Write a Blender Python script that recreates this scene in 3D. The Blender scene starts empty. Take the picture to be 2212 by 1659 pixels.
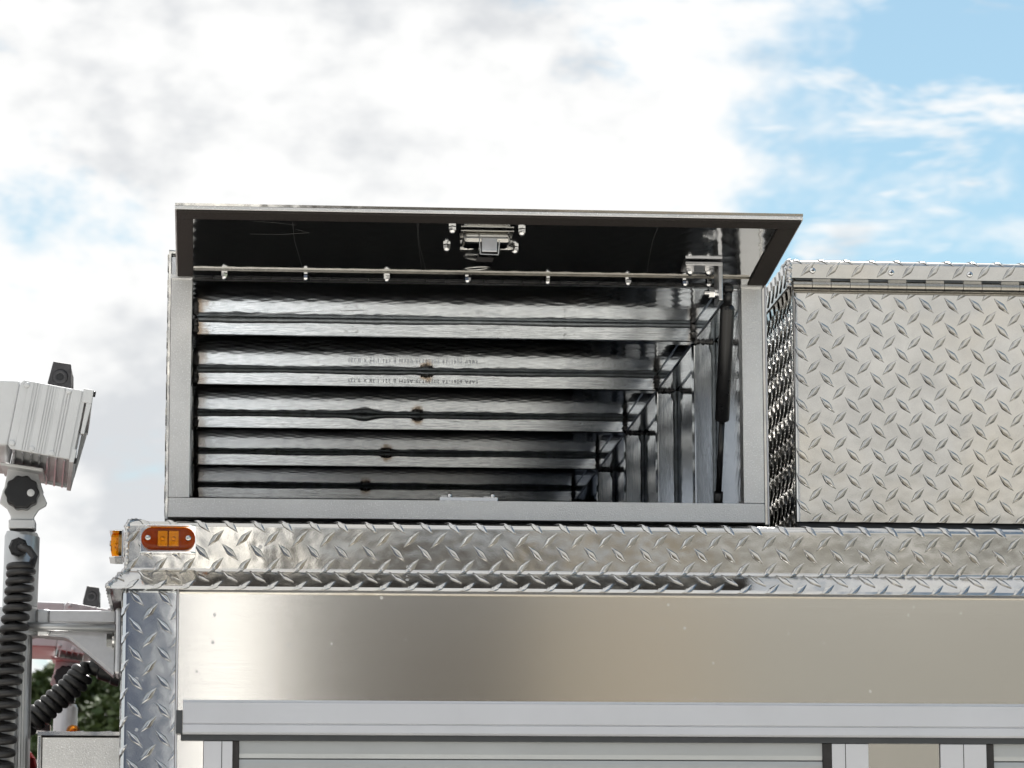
import bpy, bmesh, math, random
from mathutils import Vector, Matrix
import numpy as np
random.seed(7)
S = bpy.context.scene
COL = S.collection
CZ = 1.65                       # camera height above the ground
# ------------------------------------------------------------------ camera
F = 7600.0                      # focal length in units of a 2212-wide picture (a compact camera at full zoom)
def basis(roll=-.002):
    y = np.array([430-1106, 2163-830, F]); y /= np.linalg.norm(y)
    x = np.array([1, roll, 0.]); x = x - y*(x@y); x /= np.linalg.norm(x)
    z = np.cross(x, y)
    if z[1] > 0: z = -z
    return np.array([x, y, z])
RB = basis()
cd = bpy.data.cameras.new('camera'); cam = bpy.data.objects.new('camera', cd); COL.objects.link(cam)
r_, d_, f_ = Vector(RB[:, 0]), Vector(RB[:, 1]), Vector(RB[:, 2])
cam.matrix_world = Matrix(((r_.x, -d_.x, -f_.x, 0), (r_.y, -d_.y, -f_.y, 0), (r_.z, -d_.z, -f_.z, CZ), (0, 0, 0, 1)))
cd.sensor_width = 36; cd.lens = 36*F/2212; cd.clip_start = .05; cd.clip_end = 3000
cd.dof.use_dof = True; cd.dof.focus_distance = 4.15; cd.dof.aperture_fstop = 30
S.camera = cam
def at(px, py, Y):
    d = RB @ np.array([px-1106, py-830, F]); d = d*(Y/d[1]); return Vector((d[0], Y, d[2]+CZ))
# ------------------------------------------------------------------ sky, sun, exposure
SUN_EL, SUN_AZ = math.radians(54), math.radians(13)       # azimuth from +Y (straight ahead), positive = to the right
sun_dir = Vector((math.sin(SUN_AZ)*math.cos(SUN_EL), math.cos(SUN_AZ)*math.cos(SUN_EL), math.sin(SUN_EL)))
w = bpy.data.worlds.new('World'); S.world = w; w.use_nodes = True
class NT:
    def __init__(s, nt): s.nt = nt; s.nt.nodes.clear()
    def n(s, t, **k):
        nd = s.nt.nodes.new(t)
        for a, b in k.items():
            if a == 'inp':
                for i, v in b.items():
                    sk = nd.inputs[i]
                    if isinstance(v, bpy.types.NodeSocket): s.nt.links.new(v, sk)
                    else: sk.default_value = v
            else: setattr(nd, a, b)
        return nd
    def math(s, op, a, b=0., c=0., clamp=False):
        return s.n('ShaderNodeMath', operation=op, use_clamp=clamp, inp={0: a, 1: b, 2: c}).outputs[0]
    def noise(s, vec, scale, det=4, rough=.5, dist=0, lac=2.):
        return s.n('ShaderNodeTexNoise', inp={'Vector': vec, 'Scale': scale, 'Detail': det, 'Roughness': rough, 'Distortion': dist, 'Lacunarity': lac}).outputs[0]
    def mapr(s, v, a, b, c=0., d=1., smooth=False):
        return s.n('ShaderNodeMapRange', clamp=True, interpolation_type='SMOOTHSTEP' if smooth else 'LINEAR', inp={0: v, 1: a, 2: b, 3: c, 4: d}).outputs[0]
    def mix(s, f, a, b):
        m = s.n('ShaderNodeMix', data_type='RGBA', inp={0: f})
        for i, v in ((6, a), (7, b)):
            if isinstance(v, bpy.types.NodeSocket): s.nt.links.new(v, m.inputs[i])
            else: m.inputs[i].default_value = (*v, 1) if len(v) == 3 else v
        return m.outputs[2]
    def link(s, a, b): s.nt.links.new(a, b)
t = NT(w.node_tree)
sky = t.n('ShaderNodeTexSky', sky_type='NISHITA', sun_disc=False, sun_elevation=SUN_EL, sun_rotation=SUN_AZ, altitude=50, air_density=1.0, dust_density=.6, ozone_density=1.5)
tc = t.n('ShaderNodeTexCoord').outputs['Generated']
sp = t.n('ShaderNodeSeparateXYZ', inp={0: tc})
# clouds: a flat layer seen in perspective near the horizon, a bank to the left, broken blue to the right
cloud_off = (-3.97, 7.49, 4.78)
pv = t.n('ShaderNodeMapping', inp={'Vector': tc, 'Location': cloud_off, 'Scale': (1, 1, 1.7)}).outputs[0]
nb = t.noise(pv, 9., 5, .58, .25)                       # big billows
ns = t.noise(pv, 34., 4, .55, 0)                       # small lumps
nl = t.noise(t.n('ShaderNodeMapping', inp={'Vector': tc, 'Location': (-6.13, 5.35, -6.5), 'Scale': (1, 1, 1.4)}).outputs[0], 12., 4, .55, .1)
side = t.math('ADD', t.math('MULTIPLY', sp.outputs[0], -1.), t.math('MULTIPLY', sp.outputs[2], .10))
bias = t.mapr(side, -.190, -.085, -.17, .155, True)
dens = t.math('ADD', t.math('ADD', nb, t.math('MULTIPLY', t.math('SUBTRACT', ns, .5), .22)), bias)
wv = t.n('ShaderNodeMapping', inp={'Vector': tc, 'Location': (2.11, -6.72, -8.97), 'Rotation': (0, .25, 0), 'Scale': (1, 1, 3.4)}).outputs[0]
wisp = t.mapr(t.noise(wv, 17., 4, .6, .3), .505, .68, 0, .9, True)          # thin streaks drifting over the blue
mask = t.math('MAXIMUM', t.mapr(dens, .45, .60, 0, 1, True), wisp)
shade = t.mapr(t.math('ADD', t.math('ADD', t.math('MULTIPLY', nl, .7), t.math('MULTIPLY', nb, .2)), t.math('MULTIPLY', ns, .24)), .475, .60, 0, 1, True)
ccol = t.mix(shade, (3.95, 4.07, 4.22), (5.65, 5.66, 5.62))
blue = t.n('ShaderNodeMix', data_type='RGBA', blend_type='MULTIPLY', inp={0: 1.})
t.link(sky.outputs[0], blue.inputs[6]); blue.inputs[7].default_value = (.615, .695, .62, 1)
final = t.mix(mask, blue.outputs[2], ccol)
bg = t.n('ShaderNodeBackground', inp={'Color': final, 'Strength': .1})
w.cycles.sampling_method = 'MANUAL'; w.cycles.sample_map_resolution = 256
t.link(bg.outputs[0], t.n('ShaderNodeOutputWorld').inputs[0])
sd = bpy.data.lights.new('sun', 'SUN'); sd.energy = 5.0; sd.angle = math.radians(.53); sd.color = (1, .965, .92)
so = bpy.data.objects.new('sun', sd); COL.objects.link(so); so.rotation_euler = sun_dir.to_track_quat('Z', 'Y').to_euler(); so.location = (0, 0, 30)
S.view_settings.view_transform = 'Standard'; S.view_settings.look = 'None'; S.view_settings.exposure = .85; S.view_settings.gamma = 1
S.render.engine = 'CYCLES'; S.cycles.max_bounces = 12; S.cycles.glossy_bounces = 11; S.cycles.diffuse_bounces = 3; S.cycles.transmission_bounces = 6
S.cycles.use_adaptive_sampling = True; S.cycles.adaptive_threshold = .02
S.cycles.caustics_reflective = False; S.cycles.caustics_refractive = False; S.cycles.sample_clamp_indirect = 6

# ------------------------------------------------------------------ materials
MATS = {}
def newmat(name):
    m = bpy.data.materials.new(name); m.use_nodes = True; tt = NT(m.node_tree)
    p = tt.n('ShaderNodeBsdfPrincipled'); tt.link(p.outputs[0], tt.n('ShaderNodeOutputMaterial').inputs[0]); MATS[name] = m
    return tt, p
def setv(tt, p, **k):
    for a, v in k.items():
        sk = p.inputs[a.replace('_', ' ')]
        if isinstance(v, bpy.types.NodeSocket): tt.link(v, sk)
        elif isinstance(v, tuple) and len(v) == 3 and sk.type == 'RGBA': sk.default_value = (*v, 1)
        else: sk.default_value = v
def bump(tt, p, h, strength, dist):
    b = tt.n('ShaderNodeBump', inp={'Strength': strength, 'Distance': dist, 'Height': h}); tt.link(b.outputs[0], p.inputs['Normal'])
def objv(tt, sc=(1, 1, 1)):
    return tt.n('ShaderNodeMapping', inp={'Vector': tt.n('ShaderNodeTexCoord').outputs['Object'], 'Scale': sc}).outputs[0]
def plain(name, col, rough=.5, metal=0., var=.12, vs=40., bm=0., bs=200., spec=.5):
    tt, p = newmat(name); o = objv(tt)
    nz = tt.noise(o, vs, 5, .6)
    c = tt.mix(tt.mapr(nz, .3, .7), tuple(x*(1-var) for x in col), tuple(min(1, x*(1+var)) for x in col))
    setv(tt, p, Base_Color=c, Metallic=metal, Roughness=tt.mapr(tt.noise(o, vs*1.7, 4), .3, .7, max(.02, rough*.85), min(1, rough*1.15)))
    if bm: bump(tt, p, tt.noise(o, bs, 3), bm, .001)
    return tt, p
def tread(name, base, rough, tint=0., droplets=True, wave=.00045):
    """polished aluminium tread plate: slightly uneven mirror, haze, water spots"""
    tt, p = newmat(name); o = objv(tt)
    cl = tt.noise(o, 22, 4, .6)
    big = tt.noise(o, 7, 4, .6)
    c = tt.mix(tt.mapr(cl, .35, .65), tuple(x*.86 for x in base), base)
    c = tt.mix(tt.mapr(big, .42, .62), c, tuple(x*y for x, y in zip(base, (1.0, .97, .92))))
    fine = tt.noise(objv(tt, (300, 300, 60)), 6, 3)
    r = tt.math('ADD', tt.mapr(tt.noise(o, 35, 5, .65), .3, .75, rough*.7, rough*1.5), tt.math('MULTIPLY', fine, .03))
    if droplets:
        v = tt.n('ShaderNodeTexVoronoi', inp={'Vector': o, 'Scale': 55., 'Randomness': 1.})
        spot = tt.math('MULTIPLY', tt.mapr(v.outputs['Distance'], .10, .16, 1, 0), tt.mapr(tt.noise(o, 9, 2), .56, .62))
        r = tt.math('ADD', r, tt.math('MULTIPLY', spot, .22)); c = tt.mix(tt.math('MULTIPLY', spot, .35), c, (.75, .75, .75))
    setv(tt, p, Base_Color=c, Metallic=1., Roughness=r)
    h = tt.math('ADD', tt.noise(o, 24, 2, .5), tt.math('MULTIPLY', tt.noise(o, 420, 3), .02))
    bump(tt, p, h, 1., wave)
tread('tread_plate', (.70, .695, .68), .075)
tread('tread_plate_post', (.66, .69, .73), .045, wave=.00009)
tread('tread_plate_door', (.74, .735, .72), .11, droplets=False)
plain('lug_flank_shade', (.33, .325, .315), .22, 1., .35, 260)  # darker copy of the plate metal: shade round the lugs put into colour
def satin(name, base, rough):
    tt, p = newmat(name); o = objv(tt)
    g = tt.noise(o, 520, 4, .7); g2 = tt.noise(o, 12, 5, .6)
    gl = tt.mapr(tt.noise(o, 620, 2, .5), .57, .68, 0, 1.)
    c = tt.mix(tt.mapr(g2, .3, .7), tuple(x*.80 for x in base), base); c = tt.mix(gl, c, (.95, .95, .95))
    setv(tt, p, Base_Color=c, Metallic=1., Roughness=tt.mapr(g2, .3, .7, rough*.8, rough*1.25))
    bump(tt, p, g, .8, .0008)
satin('satin_frame', (.86, .855, .845), .38)
satin('satin_tray', (.74, .73, .71), .36)
# brushed side panel: horizontal grain
tt, p = newmat('brushed_panel'); o = objv(tt)
gr = tt.noise(objv(tt, (6, 6, 900)), 1.2, 4, .6)
v = tt.n('ShaderNodeTexVoronoi', inp={'Vector': objv(tt, (1, 1, .75)), 'Scale': 46., 'Randomness': 1.})
spot = tt.math('MULTIPLY', tt.mapr(tt.math('ADD', v.outputs['Distance'], tt.math('MULTIPLY', tt.noise(o, 300, 2), .10)), .10, .14, 1, 0), tt.mapr(tt.noise(o, 6, 2), .50, .56, 0, .6))
streak = tt.mapr(tt.noise(objv(tt, (75, 1, 9)), 1., 4, .6), .66, .74, 0, .25)
scr = tt.mapr(tt.noise(tt.n('ShaderNodeMapping', inp={'Vector': objv(tt), 'Rotation': (0, .22, 0), 'Scale': (9, 1, 420)}).outputs[0], 1., 2, .5), .73, .77, 0, .35)
c = tt.mix(streak, (.90, .88, .845), (.72, .69, .64)); c = tt.mix(spot, c, (.97, .97, .97)); c = tt.mix(scr, c, (.47, .45, .42))
setv(tt, p, Base_Color=c, Metallic=1., Roughness=tt.math('ADD', tt.mapr(gr, .3, .7, .098, .112), tt.math('MULTIPLY', spot, .2)))
bump(tt, p, gr, .045, .00025)
# polished back of the tread plate lining the box, faintly wavy, scratched
def lining(name, base, rough, amp):
    tt, p = newmat(name); o = objv(tt); s3 = tt.n('ShaderNodeSeparateXYZ', inp={0: o})
    k = 2*math.pi/.0315
    wob = tt.math('MULTIPLY', tt.noise(o, 21, 3), 7.)
    sx = tt.math('SINE', tt.math('ADD', tt.math('MULTIPLY', s3.outputs[0], k), wob))
    sy = tt.math('SINE', tt.math('ADD', tt.math('MULTIPLY', tt.math('ADD', s3.outputs[1], s3.outputs[2]), k), wob))
    h = tt.math('ADD', tt.math('MULTIPLY', sx, sy), tt.math('MULTIPLY', tt.noise(o, 14, 2), 2.2))
    sc1 = tt.n('ShaderNodeTexWave', inp={'Vector': tt.n('ShaderNodeMapping', inp={'Vector': o, 'Rotation': (0, 0, 1.1)}).outputs[0], 'Scale': .9, 'Distortion': 14., 'Detail': 2., 'Detail Scale': .6}).outputs['Fac']
    scr = tt.math('MULTIPLY', tt.mapr(sc1, .9984, .9998, 0, .8), tt.mapr(tt.noise(o, 6, 2), .50, .56))
    hz = tt.mapr(tt.noise(o, 30, 4, .7), .3, .8, rough*.7, rough*1.7)
    setv(tt, p, Base_Color=tt.mix(scr, base, (.9, .9, .9)), Metallic=tt.mapr(scr, 0, 1, .975, .5), Roughness=tt.math('ADD', hz, tt.math('MULTIPLY', scr, .4)))
    bump(tt, p, h, 1., amp)
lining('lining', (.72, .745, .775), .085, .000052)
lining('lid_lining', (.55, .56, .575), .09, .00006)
# mill-finish square tube with burn marks where it was welded
def tube_mat(name, cx, zc, x0, x1, up=False, burnt=.7):
    tt, p = newmat(name); o = objv(tt); s3 = tt.n('ShaderNodeSeparateXYZ', inp={0: o})
    X, Z = s3.outputs[0], s3.outputs[2]
    lines = tt.noise(objv(tt, (620, 400, 14) if up else (14, 400, 620)), 1., 4, .65)
    wav = tt.noise(objv(tt, (420, 60, 60) if up else (60, 60, 420)), 1., 3, .5, .8)
    nz = tt.noise(o, 90, 5, .65)
    dx = tt.math('ABSOLUTE', tt.math('SUBTRACT', X, cx)); dz = tt.math('ABSOLUTE', tt.math('SUBTRACT', Z, zc))
    d = tt.math('ADD', tt.math('SQRT', tt.math('ADD', tt.math('MULTIPLY', dx, dx), tt.math('MULTIPLY', dz, dz))), tt.math('MULTIPLY', tt.math('SUBTRACT', nz, .5), .018))
    burn = tt.mapr(d, .001, .013, .95, 0, True)
    ends = tt.math('MINIMUM', tt.math('ABSOLUTE', tt.math('SUBTRACT', X, x0)), tt.math('ADD', tt.math('ABSOLUTE', tt.math('SUBTRACT', X, x1)), .007))
    e = tt.mapr(tt.math('ADD', ends, tt.math('MULTIPLY', tt.math('SUBTRACT', nz, .5), .030)), .001, .020, burnt, 0, True)
    heat = tt.math('MAXIMUM', burn, e)
    base = tt.mix(tt.mapr(tt.math('ADD', tt.math('MULTIPLY', lines, .6), tt.math('MULTIPLY', wav, .4)), .36, .62), *(((.62, .65, .68), (.90, .92, .94)) if up else ((.42, .45, .48), (.84, .87, .90))))
    blk = tt.mapr(tt.noise(o, 170, 4, .6), .60, .66, 0, .5)
    base = tt.mix(tt.math('MULTIPLY', blk, tt.mapr(tt.noise(o, 13, 2), .5, .6)), base, (.12, .11, .10))
    c = tt.mix(tt.mapr(heat, .05, .6), base, (.50, .40, .31)); c = tt.mix(tt.mapr(heat, .72, .95), c, (.05, .035, .025))
    setv(tt, p, Base_Color=c, Metallic=tt.mapr(heat, .6, .95, 1, .3), Roughness=tt.math('ADD', tt.mapr(lines, .3, .7, .09, .17), tt.math('MULTIPLY', heat, .15)))
    bump(tt, p, tt.math('ADD', tt.math('MULTIPLY', lines, .6), wav), .13, .00045)
    return MATS[name]
plain('anodised', (.68, .69, .725), .42, .55, .03, 8, .08, 900)
plain('anodised_slat', (.47, .49, .50), .38, .5, .04, 8, .05, 900)
plain('chrome', (.80, .80, .80), .06, 1., .03, 30)
plain('steel', (.62, .61, .58), .18, 1., .08, 120)
plain('hinge_steel', (.42, .40, .36), .22, 1., .15, 60)
plain('bracket_metal', (.62, .62, .63), .33, 1., .06, 80, .1, 600)
plain('strut_black', (.012, .012, .013), .30)
plain('rubber', (.022, .020, .020), .55, 0, .3, 150, .3, 700)
plain('gasket', (.030, .024, .021), .85, 0, .3, 400, .4, 900)
plain('cable', (.028, .027, .027), .42, 0, .3, 90, .1, 300)
plain('plastic_black', (.014, .014, .015), .33, 0, .3, 60)
plain('handle_black', (.05, .048, .05), .5, 0, .3, 60)
plain('sealant', (.50, .55, .58), .32, .35, .25, 60, .3, 120)
plain('weld', (.16, .155, .15), .38, 1., .5, 300, .8, 500)
plain('weld_bright', (.62, .61, .60), .22, 1., .3, 300, .9, 500)
plain('lamp_grey', (.72, .73, .74), .42, 0, .04, 30, .1, 800)
plain('mast_metal', (.55, .56, .565), .35, .75, .06, 30)
plain('red_paint', (.17, .004, .006), .12, 0, .05, 3)
plain('amber_inner', (1., .86, .50), .2, .8, .25, 500)
plain('amber_base', (.42, .25, .08), .3)
plain('ink', (.36, .38, .58), .6)
plain('floor_mat', (.15, .15, .155), .7, 0, .3, 30, .5, 300)
plain('box_back', (.16, .165, .17), .6, 0, .2, 30)
plain('deck_dark', (.055, .055, .058), .8, 0, .3, 60, .8, 400)
plain('scratch', (.11, .11, .11), .5)
plain('dark_gap', (.02, .02, .021), .6)
plain('grey_seal', (.055, .06, .066), .5)
plain('lens_dark', (.05, .03, .02), .3)
for nm, c in (('amber_lens', (1., .58, .09)), ('red_lens', (.8, .03, .02))):     # moulded plastic lenses: tinted, light passes through
    tt, p = newmat(nm); o = objv(tt)
    setv(tt, p, Base_Color=tuple(x*.15 for x in c), Roughness=.05, Specular_IOR_Level=1., Coat_Weight=1.)
    bump(tt, p, tt.n('ShaderNodeTexWave', inp={'Vector': o, 'Scale': 90.}).outputs['Fac'], .15, .0006)
    tr_ = tt.n('ShaderNodeBsdfTransparent', inp={0: (*c, 1)})
    mx = tt.n('ShaderNodeMixShader', inp={0: .16}); tt.link(tr_.outputs[0], mx.inputs[1]); tt.link(p.outputs[0], mx.inputs[2])
    tt.link(mx.outputs[0], [n_ for n_ in tt.nt.nodes if n_.type == 'OUTPUT_MATERIAL'][0].inputs[0])
for nm, c in (('lamp_glass', (.95, .96, .97)),):
    tt, p = newmat(nm); o = objv(tt)
    setv(tt, p, Base_Color=c, Roughness=.05, Transmission_Weight=1., IOR=1.45)
    bump(tt, p, tt.n('ShaderNodeTexWave', inp={'Vector': o, 'Scale': 60.}).outputs['Fac'], .12 if nm != 'lamp_glass' else .02, .0006)
# ground and the place behind the photographer
tt, p = newmat('asphalt'); o = objv(tt)
setv(tt, p, Base_Color=tt.mix(tt.mapr(tt.noise(o, .35, 6, .6), .3, .7), (.085, .082, .078), (.13, .125, .115)), Roughness=.9); bump(tt, p, tt.noise(o, 90, 4), .5, .006)
tt, p = newmat('concrete'); o = objv(tt)
setv(tt, p, Base_Color=tt.mix(tt.mapr(tt.noise(o, .8, 8, .65), .3, .7), (.36, .345, .31), (.46, .44, .40)), Roughness=.85); bump(tt, p, tt.noise(o, 60, 4), .3, .004)
def wallm(name, c, sc=(1, 1, 1), var=.12, rough=.8):
    tt, p = newmat(name); o = objv(tt, sc)
    setv(tt, p, Base_Color=tt.mix(tt.mapr(tt.noise(o, 1.3, 6, .6), .3, .7), tuple(x*(1-var) for x in c), tuple(x*(1+var) for x in c)), Roughness=rough)
wallm('wall_white', (.88, .875, .86), var=.02); wallm('wall_brown', (.030, .026, .021)); wallm('wall_beige', (.135, .118, .092)); wallm('wall_grey', (.125, .122, .110)); wallm('wall_upper', (.32, .32, .315)); wallm('wall_steel', (.185, .20, .22))
wallm('wall_blue', (.034, .044, .066)); wallm('roof_metal', (.25, .26, .27))
wallm('glare_strip_white', (.84, .84, .82), var=.03)
plain('window_dark', (.03, .04, .05), .08)
tt, p = newmat('leaf'); oi = tt.n('ShaderNodeTexCoord').outputs['Object']
nz = tt.noise(oi, .9, 4, .6); n2 = tt.noise(oi, 9, 2)
setv(tt, p, Base_Color=tt.mix(tt.mapr(tt.math('ADD', tt.math('MULTIPLY', nz, .6), tt.math('MULTIPLY', n2, .4)), .35, .65), (.034, .058, .014), (.10, .135, .038)), Roughness=.55)
tt, p = newmat('bark'); o = objv(tt, (6, 6, 1.2)); setv(tt, p, Base_Color=tt.mix(tt.noise(o, 3, 5), (.05, .04, .03), (.12, .10, .08)), Roughness=.9)

# ------------------------------------------------------------------ mesh building
class MB:
    def __init__(s): s.v = []; s.f = []; s.sm = []; s.alt = set()
    def add(s, vs, fs, smooth=False):
        o = len(s.v); s.v += [tuple(q) for q in vs]
        for q in fs: s.f.append(tuple(i+o for i in q)); s.sm.append(smooth)
    def box(s, x0, x1, y0, y1, z0, z1):
        vs = [(x, y, z) for z in (z0, z1) for y in (y0, y1) for x in (x0, x1)]
        s.add(vs, [(0, 2, 3, 1), (4, 5, 7, 6), (0, 1, 5, 4), (2, 6, 7, 3), (0, 4, 6, 2), (1, 3, 7, 5)]); return s
    def prism(s, pts, fn, a, b, smooth=False):
        """closed 2-D outline swept from a to b; fn(p, q, depth) -> xyz"""
        n = len(pts); vs = [fn(x, y, a) for x, y in pts] + [fn(x, y, b) for x, y in pts]
        s.add(vs, [tuple(range(n-1, -1, -1)), tuple(range(n, 2*n))])
        o = len(s.v)-2*n
        for i in range(n): s.f.append((o+i, o+(i+1) % n, o+n+(i+1) % n, o+n+i)); s.sm.append(smooth)
        return s
    def tube(s, path, r, seg=12, cap=True, smooth=True):
        path = [Vector(q) for q in path]; n = len(path); rr = r if isinstance(r, (list, tuple)) else [r]*n
        up = Vector((0, 0, 1)); prev = None; rings = []
        for i in range(n):
            d = (path[min(i+1, n-1)]-path[max(i-1, 0)]).normalized()
            if prev is None: a = d.cross(up if abs(d.z) < .9 else Vector((1, 0, 0))).normalized()
            else: a = (prev - d*prev.dot(d)).normalized()
            prev = a; b = d.cross(a)
            rings.append([path[i]+a*math.cos(2*math.pi*k/seg)*rr[i]+b*math.sin(2*math.pi*k/seg)*rr[i] for k in range(seg)])
        vs = [q for R in rings for q in R]; fs = []
        for i in range(n-1):
            for k in range(seg): fs.append((i*seg+k, i*seg+(k+1) % seg, (i+1)*seg+(k+1) % seg, (i+1)*seg+k))
        s.add(vs, fs, smooth)
        if cap:
            o = len(s.v)-len(vs); s.f.append(tuple(o+k for k in range(seg-1, -1, -1))); s.sm.append(False)
            s.f.append(tuple(o+(n-1)*seg+k for k in range(seg))); s.sm.append(False)
        return s
    def cyl(s, p0, p1, r, seg=20, r1=None): return s.tube([p0, p1], [r, r if r1 is None else r1], seg)
    def lathe(s, org, axis, prof, seg=16):
        axis = Vector(axis).normalized(); a = axis.cross(Vector((0, 0, 1)) if abs(axis.z) < .9 else Vector((1, 0, 0))).normalized(); b = axis.cross(a); org = Vector(org)
        vs = []; fs = []
        for h, r in prof:
            for k in range(seg): vs.append(org+axis*h+(a*math.cos(2*math.pi*k/seg)+b*math.sin(2*math.pi*k/seg))*r)
        for i in range(len(prof)-1):
            for k in range(seg): fs.append((i*seg+k, i*seg+(k+1) % seg, (i+1)*seg+(k+1) % seg, (i+1)*seg+k))
        s.add(vs, fs, True); o = len(s.v)-len(vs)
        s.f.append(tuple(o+k for k in range(seg))); s.sm.append(True); s.f.append(tuple(o+(len(prof)-1)*seg+k for k in range(seg))); s.sm.append(True)
        return s
    def build(s, name, mat, parent=None, bevel=0., seg=2, sharp=None):
        me = bpy.data.meshes.new(name); me.from_pydata(s.v, [], s.f); me.polygons.foreach_set('use_smooth', s.sm)
        bm_ = bmesh.new(); bm_.from_mesh(me); bmesh.ops.recalc_face_normals(bm_, faces=bm_.faces); bm_.to_mesh(me); bm_.free()
        me.materials.append(MATS[mat] if isinstance(mat, str) else mat)
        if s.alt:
            me.materials.append(MATS['lug_flank_shade'])
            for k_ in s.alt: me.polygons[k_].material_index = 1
        if sharp: me.set_sharp_from_angle(angle=math.radians(sharp))
        return link(name, me, parent, bevel, seg)
def link(name, me, parent=None, bevel=0., seg=2):
    o = bpy.data.objects.new(name, me); COL.objects.link(o)
    if parent is not None:
        o.parent = parent; o.matrix_parent_inverse = Matrix.Translation(-Vector(parent.get('base', (0, 0, 0))))
    if bevel:
        m = o.modifiers.new('bevel', 'BEVEL'); m.width = bevel; m.segments = seg; m.limit_method = 'ANGLE'; m.angle_limit = math.radians(40); m.harden_normals = False
    return o
def tag(o, label, cat, group=None):
    o['label'] = label; o['category'] = cat
    if group: o['group'] = group
    return o
def thing(name, label, cat, loc, group=None):
    o = bpy.data.objects.new(name, None); COL.objects.link(o); o.location = loc; o['base'] = tuple(loc); o.empty_display_size = .1
    return tag(o, label, cat, group)
def bx(name, mat, parent, x0, x1, y0, y1, z0, z1, bevel=0., seg=2):
    return MB().box(x0, x1, y0, y1, z0, z1).build(name, mat, parent, bevel, seg)

# ---- diamond tread: raised lugs in rows that lean alternately, embossed on any sheet given by fn(s, t, h)
PIT = .0315
LR = random.Random(11)
def lug(mb, fn, cs, ct, lean, clamp=None, L=.0134, W=.0038, H=.0015):
    T = [-1, -.62, -.30, -.13, 0, .13, .30, .62, 1]
    hw = [.03, .50, .86, 1.0, 1.12, 1.0, .86, .50, .03]
    an = math.radians(47*lean+LR.uniform(-1.2, 1.2)); ca, sa = math.cos(an), math.sin(an); H = H*LR.uniform(.85, 1.15)
    def pt(u, v): return cs+u*ca-v*sa, ct+u*sa+v*ca
    def ring(kl, kw): return [(T[i]*L*kl, hw[i]*W*kw) for i in range(9)] + [(T[i]*L*kl, -hw[i]*W*kw) for i in range(7, 0, -1)]
    R = [(1, 1, -.0002), (.955, .76, H*.86), (.80, .34, H)]
    vs = []
    for kl, kw, h in R:
        for u, v in ring(kl, kw):
            a, b = pt(u, v)
            if clamp: a, b = clamp(a, b)
            vs.append(fn(a, b, h))
    fs = []; n = 16
    for j in range(2):
        for i in range(n): fs.append((j*n+i, j*n+(i+1) % n, (j+1)*n+(i+1) % n, (j+1)*n+i))
    fs.append(tuple(range(2*n, 3*n)))
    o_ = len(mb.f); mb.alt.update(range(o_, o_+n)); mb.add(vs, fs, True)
def lugs(mb, fn, s0, s1, t0, t1, ps, pt_, clamp=None, flip=1):
    """(ps, pt_) = centre of one lug leaning '\\'; '/' lugs sit half a pitch off"""
    for k, lean in ((0, -1), (.5, 1)):
        a = math.floor((s0-ps)/PIT)-1; b = math.ceil((s1-ps)/PIT)+1
        c = math.floor((t0-pt_)/PIT)-1; d = math.ceil((t1-pt_)/PIT)+1
        for i in range(a, b+1):
            for j in range(c, d+1):
                s, t_ = ps+(i+k)*PIT, pt_+(j+k)*PIT
                if s0 <= s <= s1 and t0 <= t_ <= t1: lug(mb, fn, s, t_, lean*flip, clamp)
def bead(mb, path, r, n=60, seed=1, jit=.35):
    """irregular weld bead along a polyline"""
    rnd = random.Random(seed); P = [Vector(q) for q in path]; ls = [(P[i+1]-P[i]).length for i in range(len(P)-1)]; tot = sum(ls); out = []; rr = []
    for k in range(n):
        d = tot*k/(n-1); i = 0
        while i < len(ls)-1 and d > ls[i]: d -= ls[i]; i += 1
        q = P[i].lerp(P[i+1], min(1, d/ls[i]) if ls[i] else 0)
        out.append(q+Vector((rnd.uniform(-1, 1), rnd.uniform(-1, 1), rnd.uniform(-1, 1)))*r*.18); rr.append(r*(1+jit*math.sin(k*2.1)*.5+rnd.uniform(-jit, jit)*.6))
    mb.tube(out, rr, 8)
def Z(z): return z+CZ

# ================================================================== THE SETTING
def sheet(name, mat, x0, x1, y0, y1, z):
    o = MB().box(x0, x1, y0, y1, z-.3, z).build(name, mat); o['kind'] = 'structure'; return o
sheet('ground', 'asphalt', -900, 900, -900, 900, 0)
sheet('pavement', 'concrete', -14, 16, -11.9, 3.2, .004)

sheet('rib_glare_strip', 'glare_strip_white', -.30, .34, -11.75, 2.2, .008)  # invented white stripe, added to brighten the left ends of the ribs

# ================================================================== TRUCK BODY
RX = 1.75                                                  # how far the body is built to the right
YF, YB = 3.95, 6.42                                        # outer side and far side of the body
body = thing('fire_truck_body', 'bare aluminium side of a fire truck body with tread plate trim and roller shutters', 'fire truck', (0.5, 5.2, 0))
def support(P, e=.0007):
    """extra loops beside every bend so that flat runs shade flat"""
    out = []
    for i in range(len(P)-1):
        a, b = Vector(P[i]), Vector(P[i+1]); L_ = (b-a).length; out.append(tuple(a))
        if L_ > 4*e: out += [tuple(a.lerp(b, e/L_)), tuple(b.lerp(a, e/L_))]
    return out+[tuple(P[-1])]
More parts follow.
